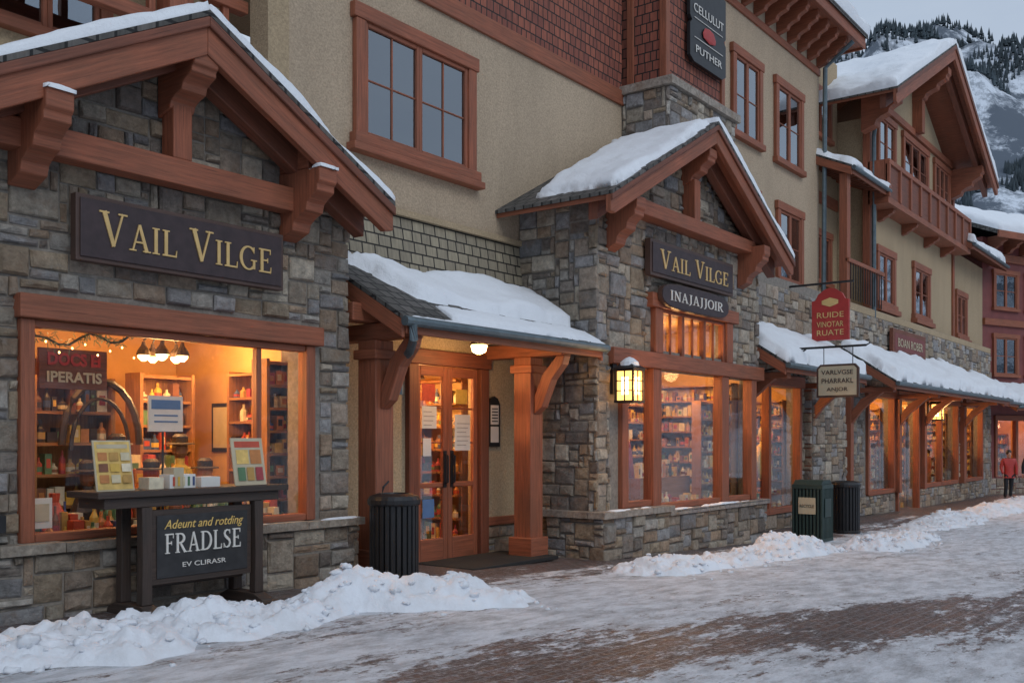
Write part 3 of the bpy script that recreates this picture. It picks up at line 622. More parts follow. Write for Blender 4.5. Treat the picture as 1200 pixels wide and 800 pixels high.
tb.box(9.34,9.52,8.82,8.99,z0-.02,2.60,TIMD); tb.box(10.82,11.0,8.82,8.99,z0-.02,2.60,TIMD); tb.box(9.30,11.04,8.8,9.0,2.602,2.80,TIMD)
for a,b in ((9.53,10.165),(10.175,10.81)):
    tb.box(a,a+.09,8.88,8.94,z0,2.59,TIM); tb.box(b-.09,b,8.88,8.94,z0,2.59,TIM); tb.box(a+.09,b-.09,8.88,8.94,z0,z0+.30,TIM); tb.box(a+.09,b-.09,8.88,8.94,2.46,2.59,TIM)
    tb.box(a+.09,b-.09,8.89,8.93,.95,1.02,TIM)
    for zz in (1.55,2.02): tb.box(a+.09,b-.09,8.90,8.925,zz,zz+.025,TIM)
    glassbox(gb,a+.09,b-.09,8.91,z0+.3,2.46)
for x in (10.10,10.24): rb.tube([(x,8.87,1.0),(x,8.82,1.02),(x,8.82,1.38),(x,8.87,1.40)],.014,8,BLK); rb.box(x-.03,x+.03,8.868,8.879,.95,1.45,BLK)
gb.box(9.66,9.95,8.895,8.899,1.75,2.05,PAPER); gb.box(9.68,9.84,8.895,8.899,1.38,1.62,PAPER); gb.box(10.33,10.66,8.895,8.899,1.45,1.95,PAPER)
gb.box(9.66,9.92,8.895,8.899,2.12,2.35,PRODM[0]); gb.box(10.35,10.6,8.895,8.899,2.1,2.3,PRODM[1]); gb.box(9.67,9.9,8.895,8.899,.55,.8,BLUEP)
for q in range(6): gb.box(10.37,10.37+.2+.04*(q%3),8.892,8.895,1.52+.06*q,1.530+.06*q,CURT)
for q in range(4): gb.box(9.69,9.69+.16+.03*(q%3),8.892,8.895,1.79+.06*q,1.80+.06*q,CURT)
rb.box(11.04,11.3,8.86,8.9,1.5,2.12,BLK); rb.prism([(11.04,2.12),(11.3,2.12),(11.25,2.2),(11.17,2.23),(11.09,2.2)],'y',8.86,8.9,BLK); gb.box(11.08,11.26,8.853,8.859,1.82,2.1,PAPER); gb.box(11.08,11.26,8.853,8.859,1.56,1.79,PAPER)
for q in range(5): gb.box(11.10,11.24,8.850,8.853,1.86+.045*q,1.875+.045*q,BLK)
ib=MB(); room(ib,9.2,11.1,9.16,11.2,0,2.9); shelf(ib,9.3,10.1,10.2,10.5,.1,2.4,5,17); shelf(ib,10.15,10.75,9.9,10.2,.1,2.3,6,18); shelfy(ib,10.78,11.07,9.25,10.6,.1,2.5,7,19)
pendant(ib,10.3,9.6,2.9,2.45)
ib.obj('entry_interior',b2); plight('entry_room_light',(10.1,9.6,2.3),80,b2,.12)
rb.lathe(9.95,8.15,2.74,[(.02,.2),(.09,.16),(.13,.1)],12,BLK); gb.lathe(9.95,8.15,2.78,[(.03,-.06),(.09,-.03),(.11,.05)],12,BULB); plight('porch_light',(9.95,8.15,2.62),24,b2,.08)
tb.obj('timber_framing',b2,.012); rb.obj('roof_and_metalwork',b2); sb.obj('roof_snow',b2,smooth=True); st.obj('stone_facing',b2); wb.obj('walls',b2); gb.obj('windows',b2)
ps=grp('pub_sign',(16.2,8.05,9.1)); mb=MB(); ox,oz=.22,.42
mb.prism([(x+ox,z+oz) for x,z in [(15.45,7.98),(15.6,7.9),(16.75,7.9),(16.9,7.98),(16.9,8.55),(16.82,8.62),(16.9,8.69),(16.9,9.4),(16.6,9.52),(15.75,9.52),(15.45,9.4),(15.45,8.69),(15.53,8.62),(15.45,8.55)]],'y',8.02,8.09,BLK)
mb.lathe(16.17+ox,8.0,8.5+oz,[(.0,-.13),(.24,-.08),(.27,.0),(.18,.11),(.0,.14)],12,REDP,1,.05); mb.box(15.6+ox,16.75+ox,8.005,8.019,8.33+oz,8.345+oz,WHT); mb.box(15.6+ox,16.75+ox,8.005,8.019,8.68+oz,8.695+oz,WHT)
mb.obj('board',ps,.006); text('CELLULUT','lettering',ps,(16.17+ox,8.01,8.86+oz),.22,WHT,width=1.2); text('PUTHER','lettering',ps,(16.17+ox,8.01,8.14+oz),.19,WHT,width=1.05)
# ============================================================ SHOP 2
b3=grp('stone_gabled_shop_building',(14.4,7.5,0))
tb,rb,sb,st,wb,gb=MB(),MB(),MB(),MB(),MB(),MB()
xc2,za2,p2,h2=14.45,6.68,.54,3.22
OPS=[(12.42,17.12,.5,2.70),(13.58,15.92,3.0,3.62)]
wallop(wb,11.83,17.37,-.4,4.6,7.52,7.75,OPS,MORT)
wb.prism([(11.83,4.6),(17.37,4.6),(17.37,4.85),(14.42,6.45),(11.83,5.05)],'y',7.52,7.75,MORT)
wb.box(11.83,12.0,7.75,8.9,-.4,5.0,MORT); wb.box(17.2,17.37,7.75,8.9,-.4,4.9,MORT)
ok=lambda u,z:not(12.1<u+11.8<17.42 and .42<z-.4<2.93) and not(13.35<u+11.8<16.22 and z-.4<3.86 and z-.4>2.5) and z-.4<6.68-.2-p2*abs(u+11.8-xc2)
stones(st,(11.8,7.52,-.4),(1,0,0),(0,-1,0),5.6,6.9,ok,15)
stones(st,(11.83,8.9,-.4),(0,-1,0),(-1,0,0),1.41,5.4,lambda u,z:True,16)
wb.box(11.70,13.6,7.34,7.52,-.4,.48,MORT); wb.box(11.70,11.82,7.52,8.3,-.4,.48,MORT); wb.box(13.6,17.5,7.42,7.52,-.4,.40,MORT)
stones(st,(11.68,7.34,-.4),(1,0,0),(0,-1,0),1.94,.9,lambda u,z:True,17,cell=(.1,.09)); stones(st,(11.70,8.3,-.4),(0,-1,0),(-1,0,0),.98,.9,lambda u,z:True,18)
stones(st,(13.62,7.42,-.4),(1,0,0),(0,-1,0),3.9,.82,lambda u,z:True,19,cell=(.1,.09))
for i in range(3): st.box(11.60+i*.69,11.60+(i+1)*.69-.01,7.25,7.53,.49,.58,STONE,(.45,.39,.33))
st.box(11.60,11.82,7.54,8.36,.49,.58,STONE,(.45,.39,.33))
for i in range(6): st.box(13.68+i*.65,13.68+(i+1)*.65-.01,7.33,7.5,.415,.495,STONE,(.45-.03*(i%2),.39-.03*(i%2),.33))
snow_patch(sb,(13.9,7.33,.497),(17.5,7.33,.497),(17.5,7.44,.497),(13.9,7.44,.497),.05,7,-.04,.12,.03); snow_patch(sb,(11.9,7.26,.582),(13.0,7.26,.582),(13.0,7.42,.582),(11.9,7.42,.582),.035,9,-.0,.10,.03)
tb.box(12.1,17.46,7.40,7.56,2.70,2.94,TIM)
for a,b in ((12.40,12.58),(13.32,13.58),(15.74,16.02),(16.98,17.2)): tb.box(a,b,7.44,7.62,.585 if a<13 else .50,2.698,TIM)
tb.box(12.58,13.32,7.47,7.6,.585,.68,TIM); tb.box(13.58,15.74,7.47,7.6,.5,.60,TIM); tb.box(16.02,16.98,7.47,7.6,.5,.60,TIM)
glassbox(gb,12.5,17.1,7.53,.6,2.7)
for a,b in ((13.36,13.6),(15.9,16.14)): tb.box(a,b,7.42,7.6,2.942,3.64,TIM)
tb.box(13.2,16.3,7.38,7.6,3.642,3.86,TIM)
for a,b in ((13.6,14.36),(14.36,15.13),(15.13,15.9)):
    tb.box(a,a+.04,7.47,7.56,2.942,3.64,TIM); tb.box(b-.04,b,7.47,7.56,2.942,3.64,TIM); tb.box(a+.04,b-.04,7.47,7.56,3.59,3.64,TIM); tb.box((a+b)/2-.012,(a+b)/2+.012,7.49,7.54,2.942,3.59,TIM)
glassbox(gb,13.6,15.9,7.53,2.95,3.6)
def zr(x): return za2-p2*abs(x-xc2)
xl=xc2-h2
gable(tb,rb,sb,xc2,h2,za2,p2,6.92,8.9,51,.30,.16,snowL=((xl+.18,6.94,zr(xl+.18)),(xl+.26,8.4,zr(xl+.26)),(xc2+.02,8.8,za2),(xc2+.02,6.90,za2)))
tb.box(11.95,16.9,7.22,7.5,4.92,5.14,TIM)
for xc in (12.15,16.6): corbel(tb,xc,.26,7.5,6.98,5.04,.72)
corbel(tb,xc2,.26,7.5,6.98,6.25,.55); tb.box(xc2-.1,xc2+.1,7.26,7.49,5.142,5.80,TIM)
tb.obj('timber_framing',b3,.012); rb.obj('roof',b3); sb.obj('roof_snow',b3,smooth=True); st.obj('stone_facing',b3); wb.obj('walls',b3); gb.obj('window_glass',b3)
ib=MB(); room(ib,12.02,17.18,7.77,10.4,0,3.66)
warm=[PRODM[i] for i in (1,10,2,5,7,1,10,6,9)]
shelfy(ib,16.74,17.15,7.79,9.4,.3,2.65,8,31,warm); shelfy(ib,16.78,17.15,9.45,10.35,.3,2.65,8,131,warm)
shelf(ib,15.2,16.7,9.3,9.6,.3,2.6,7,32,None,warm); shelf(ib,13.4,15.1,9.3,9.6,.3,2.6,7,33,None,warm)
shelf(ib,12.3,13.3,9.4,9.7,.3,2.6,6,35)
ib.box(14.4,16.2,8.3,8.8,0,.95,WOODI); products(ib,14.45,16.15,8.42,.95,.3,random.Random(3),pal=warm); products(ib,14.45,16.15,8.62,.95,.4,random.Random(4),pal=warm)
ib.box(13.3,16.7,7.7,8.0,.38,.46,WOODI); products(ib,13.7,15.6,7.86,.46,.3,random.Random(8)); products(ib,16.1,16.7,7.86,.46,.3,random.Random(9))
for x,y in ((13.4,8.3),(14.6,8.2),(15.8,8.3),(16.4,8.9)): pendant(ib,x,y,3.64,2.95)
shelf(ib,16.08,16.7,8.02,8.2,.48,2.3,6,141,None,warm)
ib.obj('interior',b3); plight('shop_light',(13.6,8.25,2.8),65,b3,.12); plight('shop_light',(15.6,8.35,2.75),90,b3,.12)
def jacket(name,x,y,z,m,parent,s=1,ry=0):
    mb=MB(); mb.lathe(x,y,z,[(.02,-.02),(.21*s,0),(.20*s,.25*s),(.185*s,.45*s),(.21*s,.58*s),(.16*s,.66*s),(.07*s,.69*s),(.075*s,.74*s)],14,m,1,.6)
    for k in (-1,1): mb.tube([(x+k*.19*s,y,z+.60*s),(x+k*.26*s,y-.01,z+.45*s),(x+k*.29*s,y-.03,z+.25*s),(x+k*.28*s,y-.07,z+.04*s)],[.075*s,.07*s,.06*s,.05*s],10,m)
    mb.tube([(x,y,g(x)+.3),(x,y,z)],.02,6,BLK); mb.lathe(x,y,z+.74*s,[(.04,0),(.045,.06),(.085,.12),(.095,.2),(.07,.28),(.01,.31)],12,CRM)
    mb.box(x-.005,x+.005,y-.135*s,y-.11*s,z+.03,z+.55*s,BLK)
    return mb.obj(name,parent,smooth=True)
jk=grp('mannequin_with_jacket',(13.15,7.95,.5)); jacket('jacket',13.1,7.95,.95,REDP,jk,1.05)
s2=grp('shop_sign',(14.55,7.4,4.35)); mb=MB(); mb.box(13.08,16.0,7.36,7.46,4.10,4.66,SIGNE); mb.box(13.13,15.95,7.345,7.359,4.15,4.61,SIGNB); mb.obj('board',s2,.008)
serif('VAIL VILGE','lettering',s2,13.35,15.78,7.335,4.24,.29,.23,GOLD)
s3=grp('shop_sign',(14.5,7.4,3.85)); mb=MB(); oc=lambda e:[(14.5+(1.18-e)*math.copysign(abs(math.cos(a))**.5,math.cos(a)),3.84+(.20-e)*math.copysign(abs(math.sin(a))**.7,math.sin(a))) for a in [6.28318*k/32 for k in range(32)]]
mb.prism(oc(0),'y',7.30,7.37,SIGNE); mb.prism(oc(.012),'y',7.288,7.299,SIGNB); mb.obj('board',s3)
serif('INAJAJJOIR','lettering',s3,13.57,15.45,7.28,3.765,.155,.15,WHT)
def lantern(x,y,z,s,e,parentname='wall_lantern'):
    L=grp(parentname,(x,y,z)); mb=MB(); w=.13*s; h=.38*s
    mb.box(x-.05*s,x+.05*s,y+.22*s,y+.26*s,z-.1*s,z+.3*s,BLK); mb.tube([(x,y+.22*s,z+.18*s),(x,y+.12*s,z+.32*s),(x,y,z+.33*s)],.014*s,6,BLK)
    mb.box(x-w*.88,x+w*.88,y-w*.88,y+w*.88,z-h/2,z+h/2,LANT)
    mb.prism([(x-w*.4,z-h*.3),(x+w*.4,z-h*.3),(x+w*.4,z+h*.3),(x-w*.4,z+h*.3)],'y',y-w*.89,y-w*.885,LANTC); mb.prism([(y-w*.4,z-h*.3),(y+w*.4,z-h*.3),(y+w*.4,z+h*.3),(y-w*.4,z+h*.3)],'x',x-w*.89,x-w*.885,LANTC)
    for a in(-1,1):
        for b in(-1,1): mb.box(x+a*w-.012*s,x+a*w+.012*s,y+b*w-.012*s,y+b*w+.012*s,z-h/2-.01,z+h/2+.01,BLK)
    for zz in (z-h/2-.03*s,z+h/2): mb.box(x-w*1.12,x+w*1.12,y-w*1.12,y+w*1.12,zz,zz+.03*s,BLK)
    for dz in (-h*.17,h*.17): mb.box(x-w,x+w,y-w*1.02,y-w*.9,z+dz-.007,z+dz+.007,BLK); mb.box(x-w*1.02,x-w*.9,y-w,y+w,z+dz-.007,z+dz+.007,BLK)
    mb.box(x-.007,x+.007,y-w*1.02,y-w*.9,z-h/2,z+h/2,BLK); mb.box(x-w*1.02,x-w*.9,y-.007,y+.007,z-h/2,z+h/2,BLK)
    zt=z+h/2+.03*s
    P=[(x-w*1.3,y-w*1.3,zt),(x+w*1.3,y-w*1.3,zt),(x+w*1.3,y+w*1.3,zt),(x-w*1.3,y+w*1.3,zt),(x,y,zt+.13*s)]
    mb.add(P,[(0,1,2,3),(0,1,4),(1,2,4),(2,3,4),(3,0,4)],BLK); mb.lathe(x,y,zt+.04*s,[(.13*s,0),(.12*s,.05*s),(.06*s,.10*s),(.01,.12*s)],12,SNOW)
    mb.obj('lantern_body',L); plight('lantern_light',(x,y-.3*s,z),e,L,.1); return L
lantern(12.22,7.22,2.37,1.1,24); lantern(31.8,7.9,2.45,1.2,25)
# ============================================================ SHOP 3 + chalet building
b4=grp('chalet_style_building',(31,8.5,0))
tb,rb,sb,st,wb,gb,ib=MB(),MB(),MB(),MB(),MB(),MB(),MB()
O4=[(18.0,21.5,.05,2.75),(26.3,28.6,.15,2.75),(28.95,31.1,-.6,2.75),(31.6,35.9,.15,2.75),(37.0,39.6,.15,2.75)]
wallop(wb,17.38,41.2,-.7,5.1,8.32,8.6,O4,MORT)
stones(st,(17.38,8.32,-.7),(1,0,0),(0,-1,0),23.8,5.8,lambda u,z:not any(o[0]-.18<u+17.38<o[1]+.18 and o[2]-.05<z-.7<o[3]+.28 for o in O4) and (z-.7<4.9),27,cell=(.11,.10))
stones(st,(21.8,8.1,-.7),(1,0,0),(0,-1,0),2.2,3.4,lambda u,z:True,28,cell=(.1,.1)); wb.box(21.8,24.0,8.1,8.32,-.7,2.7,MORT)
stones(st,(21.8,8.32,-.7),(0,-1,0),(-1,0,0),.22,3.4,lambda u,z:True,29,cell=(.1,.1))
wb.box(24.3,27.19,9.4,9.7,5.1,12,STUC2); wb.box(24.42,41.2,8.31,9.69,4.91,5.09,STUC2)
wb.box(27.2,36.2,8.5,10,4.5,10.4,STUC2); wb.prism([(27.2,10.4),(36.2,10.4),(31.7,12.8)],'y',8.5,10,STUC2)
wb.box(36.21,41.2,8.6,10,4.5,8.2,STUC2); wb.box(24.31,41,10.01,16,0,10,STUC2)
for o in O4:
    tb.box(o[0]-.15,o[1]+.15,8.2,8.35,o[3],o[3]+.25,TIM); n=max(1,int((o[1]-o[0])/1.5))
    for i in range(n+1):
        x=lerp(o[0],o[1],i/n); tb.box(x-.06,x+.06,8.24,8.42,o[2],o[3]-.002,TIM)
    tb.box(o[0],o[1],8.25,8.4,o[2]-.04,o[2]+.09,TIM); glassbox(gb,o[0],o[1],8.34,o[2],o[3])
    zf=-.5 if o[0]>25 else -.35
    room(ib,o[0]-.15,o[1]+.15,8.62,10.8,zf,3.1); shelf(ib,o[0],lerp(o[0],o[1],.45),9.7,9.95,zf,2.3,6,int(o[0]),None,warm); shelf(ib,lerp(o[0],o[1],.5),o[1]-.4,10,10.3,zf,2.4,6,int(o[0])+1)
    shelfy(ib,o[1]-.26,o[1]+.12,8.63,10.2,max(zf,o[2]),2.5,8,int(o[0])+2,warm)
    k=0; xx=o[0]+.5
    while xx<o[1]-.6 and o[0]!=28.95:
        if o[0]>18.5 or xx<19.5: shelf(ib,xx,xx+.55,8.66,8.86,o[2]+.03,o[2]+.9+.5*(k%2),3+k%2,int(xx*7),None,warm)
        xx+=.95; k+=1
    products(ib,o[0]+.1,o[1]-.3,8.95,o[2]+.02,.4,random.Random(int(o[0]))); ib.box(o[0],o[1]-.3,8.61,9.05,o[2]-.05,o[2]+.02,WOODI)
    pendant(ib,(o[0]+o[1])/2-.3,8.9,3.08,2.5)
    plight('shop_light',((o[0]+o[1])/2-.3,9.25,2.6),70+16*(o[1]-o[0]),b4,.12)
ib.obj('interior',b4)
shed(tb,rb,sb,17.5,22.2,8.4,3.95,7.0,3.05,61,.24); shed(tb,rb,sb,24.2,37.6,8.35,3.95,6.95,3.02,71,.28,tails=.6); shed(tb,rb,sb,37.9,41.2,8.35,3.85,7.2,3.0,75,.24)
for x in (17.9,21.9,24.6,28.75,31.35,36.3):
    tb.box(x-.11,x+.11,8.12,8.30,.1,2.74,TIM); tb.prism([(8.12,2.0),(8.12,2.3),(7.9,2.6),(7.4,2.88),(7.2,2.88),(7.5,2.65),(7.85,2.35)],'x',x-.07,x+.07,TIM); tb.box(x-.1,x+.1,7.1,8.3,2.76,2.88,TIM)
gable(tb,rb,sb,31.4,5.95,13.45,.50,7.3,15,81,.42,.3)
for x in (26.6,35.9): corbel(tb,x,.35,8.5,7.45,10.8,1.0)
corbel(tb,31.4,.35,8.5,7.45,12.75,.9); tb.box(31.25,31.55,8.2,8.5,10.95,12.0,TIM)
tb.box(27.2,36.2,8.40,8.5,10.85,11.05,TIM)
tb.box(27.0,36.3,7.95,8.5,7.95,8.12,TIM); tb.box(27.0,36.3,7.92,8.06,9.0,9.13,TIM); tb.box(27.0,36.3,7.98,8.04,8.122,8.998,TIMD)
for i in range(10): tb.box(27.0+i*1.02,27.12+i*1.02,7.92,8.06,8.122,8.998,TIM)
tb.box(27.0,27.08,8.07,8.5,8.122,9.13,TIM)
for x in (27.9,30.2,32.6,34.6): corbel(tb,x,.18,8.5,8.05,7.95,.3)
for a,b in ((27.7,29.4),(30.1,32.9),(33.6,35.6)): window(tb,gb,a,b,9.15,10.75,8.5,2 if b-a<2 else 3,1,2,.16)
for a,b,c,d in ((27.65,29.35,5.3,7.0),(31.2,33.1,5.3,7.05),(36.9,38.5,5.2,6.9)): window(tb,gb,a,b,c,d,8.5 if a<36 else 8.6,2,1,2,.18); tb.box(a-.1,b+.1,8.3 if a<36 else 8.4,8.6,c-.15,c-.002,TIM)
window(tb,gb,25.0,26.6,9.6,11.0,9.4,2,1,2,.16); window(tb,gb,25.0,26.6,5.7,7.2,9.4,2,1,2,.16)
tb.box(27.0,27.198,8.44,8.64,4.5,10.4,TIM) ; tb.box(36.0,36.2,8.43,8.499,4.5,10.4,TIM)
tb.box(24.3,27.1,9.33,9.4,7.9,8.2,TIM)
shed(tb,rb,sb,24.2,27.15,9.4,9.0,8.0,8.35,91,.2)
tb.box(24.3,24.55,8.15,8.35,4.9,8.2,TIM); tb.box(24.3,27.2,8.1,8.2,6.0,6.1,TIM)
for i in range(14): rb.box(24.5+i*.19,24.52+i*.19,8.12,8.14,5.1,6.0,BLK)
rb.tube([(27.05,8.3,10.2),(27.05,8.35,9.8),(27.05,8.35,4.6)],.06,8,GUT); rb.tube([(24.3,8.0,11.4),(24.3,8.7,10.9),(24.3,8.75,4)],.06,8,GUT)
shed(tb,rb,sb,35.9,41.6,9.6,9.2,7.8,8.3,95,.3)
tb.obj('timber_framing',b4,.01); rb.obj('roof_and_metalwork',b4); sb.obj('roof_snow',b4,smooth=True); st.obj('stone_facing',b4); wb.obj('walls',b4); gb.obj('windows',b4)
jk=grp('mannequin_with_jacket',(20.9,8.85,.2)); jacket('jacket',20.85,8.90,.75,YEL,jk,1.1)
jk=grp('mannequin_with_jacket',(20.1,8.85,.2)); jacket('jacket',20.1,8.90,.7,PRODM[0],jk,1.0)
hs=grp('hanging_shop_sign',(18.5,6.4,2.7)); mb=MB()
mb.tube([(18.5,8.3,3.36),(18.5,5.85,3.36)],.022,8,BLK); mb.tube([(18.5,8.3,2.9),(18.5,7.6,3.0),(18.5,7.0,3.34)],.016,8,BLK); mb.tube([(18.5,5.85,3.36),(18.5,5.78,3.40),(18.5,5.80,3.46),(18.5,5.86,3.45)],.014,8,BLK)
for y in (6.65,6.1): mb.tube([(18.5,y,3.35),(18.5,y,3.02)],.008,6,BLK)
mb.prism([(6.78,2.40),(5.98,2.40),(5.98,2.95),(6.05,3.03),(6.71,3.03),(6.78,2.95)],'x',18.47,18.53,SIGNE); mb.prism([(6.74,2.44),(6.02,2.44),(6.02,2.94),(6.07,2.99),(6.69,2.99),(6.74,2.94)],'x',18.46,18.469,CRM); mb.obj('board',hs)
for s,z,h in (('VARLVGSE',2.87,.12),('PHARRAKL',2.71,.13),('ANJOR',2.55,.10)): text(s,'lettering',hs,(18.455,6.38,z),h,SIGNB,rotz=-math.pi/2,width=.6 if h>.1 else .4)
hs=grp('hanging_shop_sign',(21,7.4,4.3)); mb=MB()
mb.tube([(21,8.9,4.98),(21,6.9,4.98)],.025,8,BLK); mb.prism([(7.0,3.74),(7.0,4.6),(7.08,4.62),(7.14,4.74),(7.28,4.84),(7.4,4.87),(7.52,4.84),(7.66,4.74),(7.72,4.62),(7.8,4.6),(7.8,3.74)],'x',20.96,21.04,REDP)
for y in (7.2,7.6): mb.tube([(21,y,4.97),(21,y,4.78)],.008,6,BLK)
mb.lathe(20.955,7.4,4.56,[(.0,-.1),(.18,-.04),(.18,.04),(.0,.1)],12,GOLD,.05,1); mb.obj('board',hs)
for s,z in (('RUIDE',4.28),('VINOTAR',4.08),('RUATE',3.9)): text(s,'lettering',hs,(20.955,7.4,z),.17,GOLD,rotz=-math.pi/2,width=.58)
bs=grp('shop_sign',(29.7,8.2,4.35)); mb=MB(); mb.box(28.0,31.3,8.12,8.22,3.98,4.70,TIMD); mb.box(28.15,31.15,8.11,8.119,4.1,4.58,MAROON); mb.obj('board',bs,.01); text('BOAN ROBER','lettering',bs,(29.65,8.10,4.32),.34,CRM,width=2.5)
# ============================================================ maroon building at the end
b5=grp('maroon_shop_building',(41.2,8.6,-.55),math.radians(-23),inv=False)
tb,rb,sb,wb,gb,ib,st=MB(),MB(),MB(),MB(),MB(),MB(),MB()
O5=[(.8,3.4,.7,2.9),(4.0,5.4,0,2.9),(6.0,9.0,.7,2.9),(10,13,.7,2.9)]
wallop(wb,0,15,0,10,0,.3,O5,MAROON); wb.box(0,15,.3,8,3.4,10,MAROON)
stones(st,(0,0,0),(1,0,0),(0,-1,0),15,.65,lambda u,z:not 3.9<u<5.5,77,cell=(.12,.1))
for o in O5:
    room(ib,o[0]-.1,o[1]+.1,.32,2.6,0,3.2); shelf(ib,o[0],o[1],1.2,1.5,.1,2.4,6,int(o[0]*9)); glassbox(gb,o[0],o[1],.05,o[2],o[3])
    for x in (o[0],(o[0]+o[1])/2,o[1]): tb.box(x-.07,x+.07,-.06,.1,o[2],o[3],TIM)
    tb.box(o[0]-.1,o[1]+.1,-.08,.12,o[3],o[3]+.2,TIM)
    plight('shop_light',((o[0]+o[1])/2,.8,2.7),60,b5,.12,(1,.4,.2) if o[0]<4 else (1,.58,.25))
for k in range(7):
    window(tb,gb,.6+k*2.05,2.2+k*2.05,4.6,6.3,0,2,1,2,.14,m=TIM); window(tb,gb,.6+k*2.05,2.2+k*2.05,7.2,8.8,0,2,1,2,.14,m=TIM)
tb.box(0,15,-.12,0,6.6,6.85,TIM); tb.box(0,15,-.12,0,9.1,9.4,TIM)
for k in range(15): corbel(tb,.4+k,.18,0,-.8,10,.6)
rb.prism([(-1.1,10.0),(4,12.2),(9,10.0),(9,9.85),(4,12.0),(-1.1,9.85)],'x',-.6,15.6,ROOF); tb.box(-.6,15.6,-1.12,-1.04,9.75,10.0,TIM)
snow_patch(sb,(-.6,-1.12,10.02),(15.6,-1.12,10.02),(15.6,4,12.22),(-.6,4,12.22),.35,5,-.05,.05,.18)
shed(tb,rb,sb,-.1,15,0,4.3,-1.5,3.45,99,.24,tails=.7)
for p,n in ((tb,'timber_trim'),(rb,'roof'),(sb,'roof_snow'),(wb,'walls'),(gb,'windows'),(ib,'interior'),(st,'stone_plinth')): p.obj(n,b5,smooth=(n=='roof_snow'))

# ============================================================ street furniture
def trashcan(x,y,h,rad,square=False,m=BLK):
    z=g(x); G=grp('trash_can',(x,y,z)); mb=MB()
    if not square:
        mb.lathe(x,y,z,[(rad*.8,.03),(rad*.82,h*.86)],24,BLK)
        for k in range(26):
            a=6.28318*k/26; c,s=math.cos(a),math.sin(a)
            mb.beam((x+c*rad*.94,y+s*rad*.94,z+.02),(x+c*rad*.94,y+s*rad*.94,z+h*.87),.045,.016,m,(c,s,0))
        mb.lathe(x,y,z+h*.86,[(rad*1.02,0),(rad*1.05,.02),(rad*1.05,.06),(rad*.95,.10),(rad*.6,.13),(rad*.55,.10)],24,m)
        mb.lathe(x,y,z+.0,[(rad,.0),(rad,.06),(rad*.9,.07)],24,m)
        mb.tube([(x-rad*.7,y,z+h*.95),(x-rad*.6,y,z+h*1.06),(x-rad*.3,y,z+h*1.12)],.012,6,m)
    else:
        w=rad
        mb.box(x-w*.85,x+w*.85,y-w*.85,y+w*.85,z+.04,z+h*.84,BLK)
        for k in range(9):
            t=lerp(-w,w,k/8)
            for (a,b) in ((t,-w),(t,w)): mb.box(x+a-.02,x+a+.02,y+b-.012,y+b+.012,z+.03,z+h*.86,m)
            for (a,b) in ((-w,t),(w,t)): mb.box(x+a-.0121,x+a+.0121,y+b-.0201,y+b+.0201,z+.031,z+h*.861,m)
        mb.box(x-w*1.08,x+w*1.08,y-w*1.08,y+w*1.08,z+h*.862,z+h*.93,m); mb.box(x-w*1.08,x+w*1.08,y-w*1.08,y+w*1.08,z,z+.06,m)
        mb.prism([(x-w*1.05,z+h*.931),(x+w*1.05,z+h*.931),(x+w*.7,z+h),(x-w*.7,z+h)],'y',y-w*1.0,y+w*1.0,m)
        mb.box(x-w*.6,x+w*.6,y-w-.03,y-w-.014,z+h*.4,z+h*.7,m); mb.box(x-w-.03,x-w-.014,y-w*.6,y+w*.6,z+h*.45,z+h*.72,CRM)
    mb.obj('bin',G,.004)
    if square and m is GRN: text('RECYCLE','label',G,(x-w-.034,y,z+h*.58),.08,GRN,rotz=-math.pi/2,width=w*1.0)
trashcan(7.72,7.52,1.0,.275); trashcan(18.1,6.72,1.14,.27,True,GRN); trashcan(20.3,6.85,1.10,.30)
mb=MB(); mb.box(9.35,11.2,7.75,8.75,g(10)-.02,g(10)+.035,MATM); mb.obj('doormat',None,.01)
# display table
T=grp('display_table',(5.2,7.6,0)); mb=MB(); zt=1.12
mb.box(4.24,6.18,7.42,7.92,zt,zt+.055,TABW); mb.box(4.32,6.10,7.47,7.87,zt-.09,zt-.002,TABW)
for x in (4.70,5.86):
    z=g(x)
    for y in (7.5,7.82): mb.prism([(x-.05,z+.10),(x+.05,z+.10),(x+.042,z+.5),(x+.05,zt-.091),(x-.05,zt-.091),(x-.042,z+.5)],'y',y-.045,y+.045,TABW)
    mb.prism([(7.30,z),(7.98,z),(7.96,z+.05),(7.86,z+.098),(7.46,z+.098),(7.34,z+.05)],'x',x-.07,x+.07,TABW); mb.box(x-.12,x+.12,7.28,7.38,z,z+.035,TABW)
mb.box(4.76,5.80,7.62,7.68,.32,.40,TABW)
mb.obj('table_frame',T,.008)
mb=MB(); mb.box(4.76,5.80,7.50,7.54,.36,1.0,TABW); mb.box(4.81,5.75,7.49,7.4985,.41,.95,CHALK); mb.obj('chalkboard',T,.005)
text('Adeunt and rotding','chalk_text',T,(5.28,7.486,.865),.11,YEL,shear=.35,width=.82); serif('FRADLSE','chalk_title',T,4.88,5.68,7.48,.62,.17,.17,WHT); text('EV CLIRASR','chalk_small_text',T,(5.28,7.486,.51),.06,WHT,width=.45)
mb=MB(); zt+=.055
def card(mb,x,w,h,y,m,cols):
    for k,(a,b,c,d,cm) in enumerate([(0,1,0,1,m)]+cols):
        lean=.18; o=-.002*k
        P=[(x+a*w,y+o+c*h*lean,zt+c*h),(x+b*w,y+o+c*h*lean,zt+c*h),(x+b*w,y+o+d*h*lean,zt+d*h),(x+a*w,y+o+d*h*lean,zt+d*h)]
        Q=[(p[0],p[1]+(.012 if k==0 else .001),p[2]) for p in P]
        mb.add(P+Q,[(0,1,2,3),(7,6,5,4),(0,4,5,1),(1,5,6,2),(2,6,7,3),(3,7,4,0)],cm)
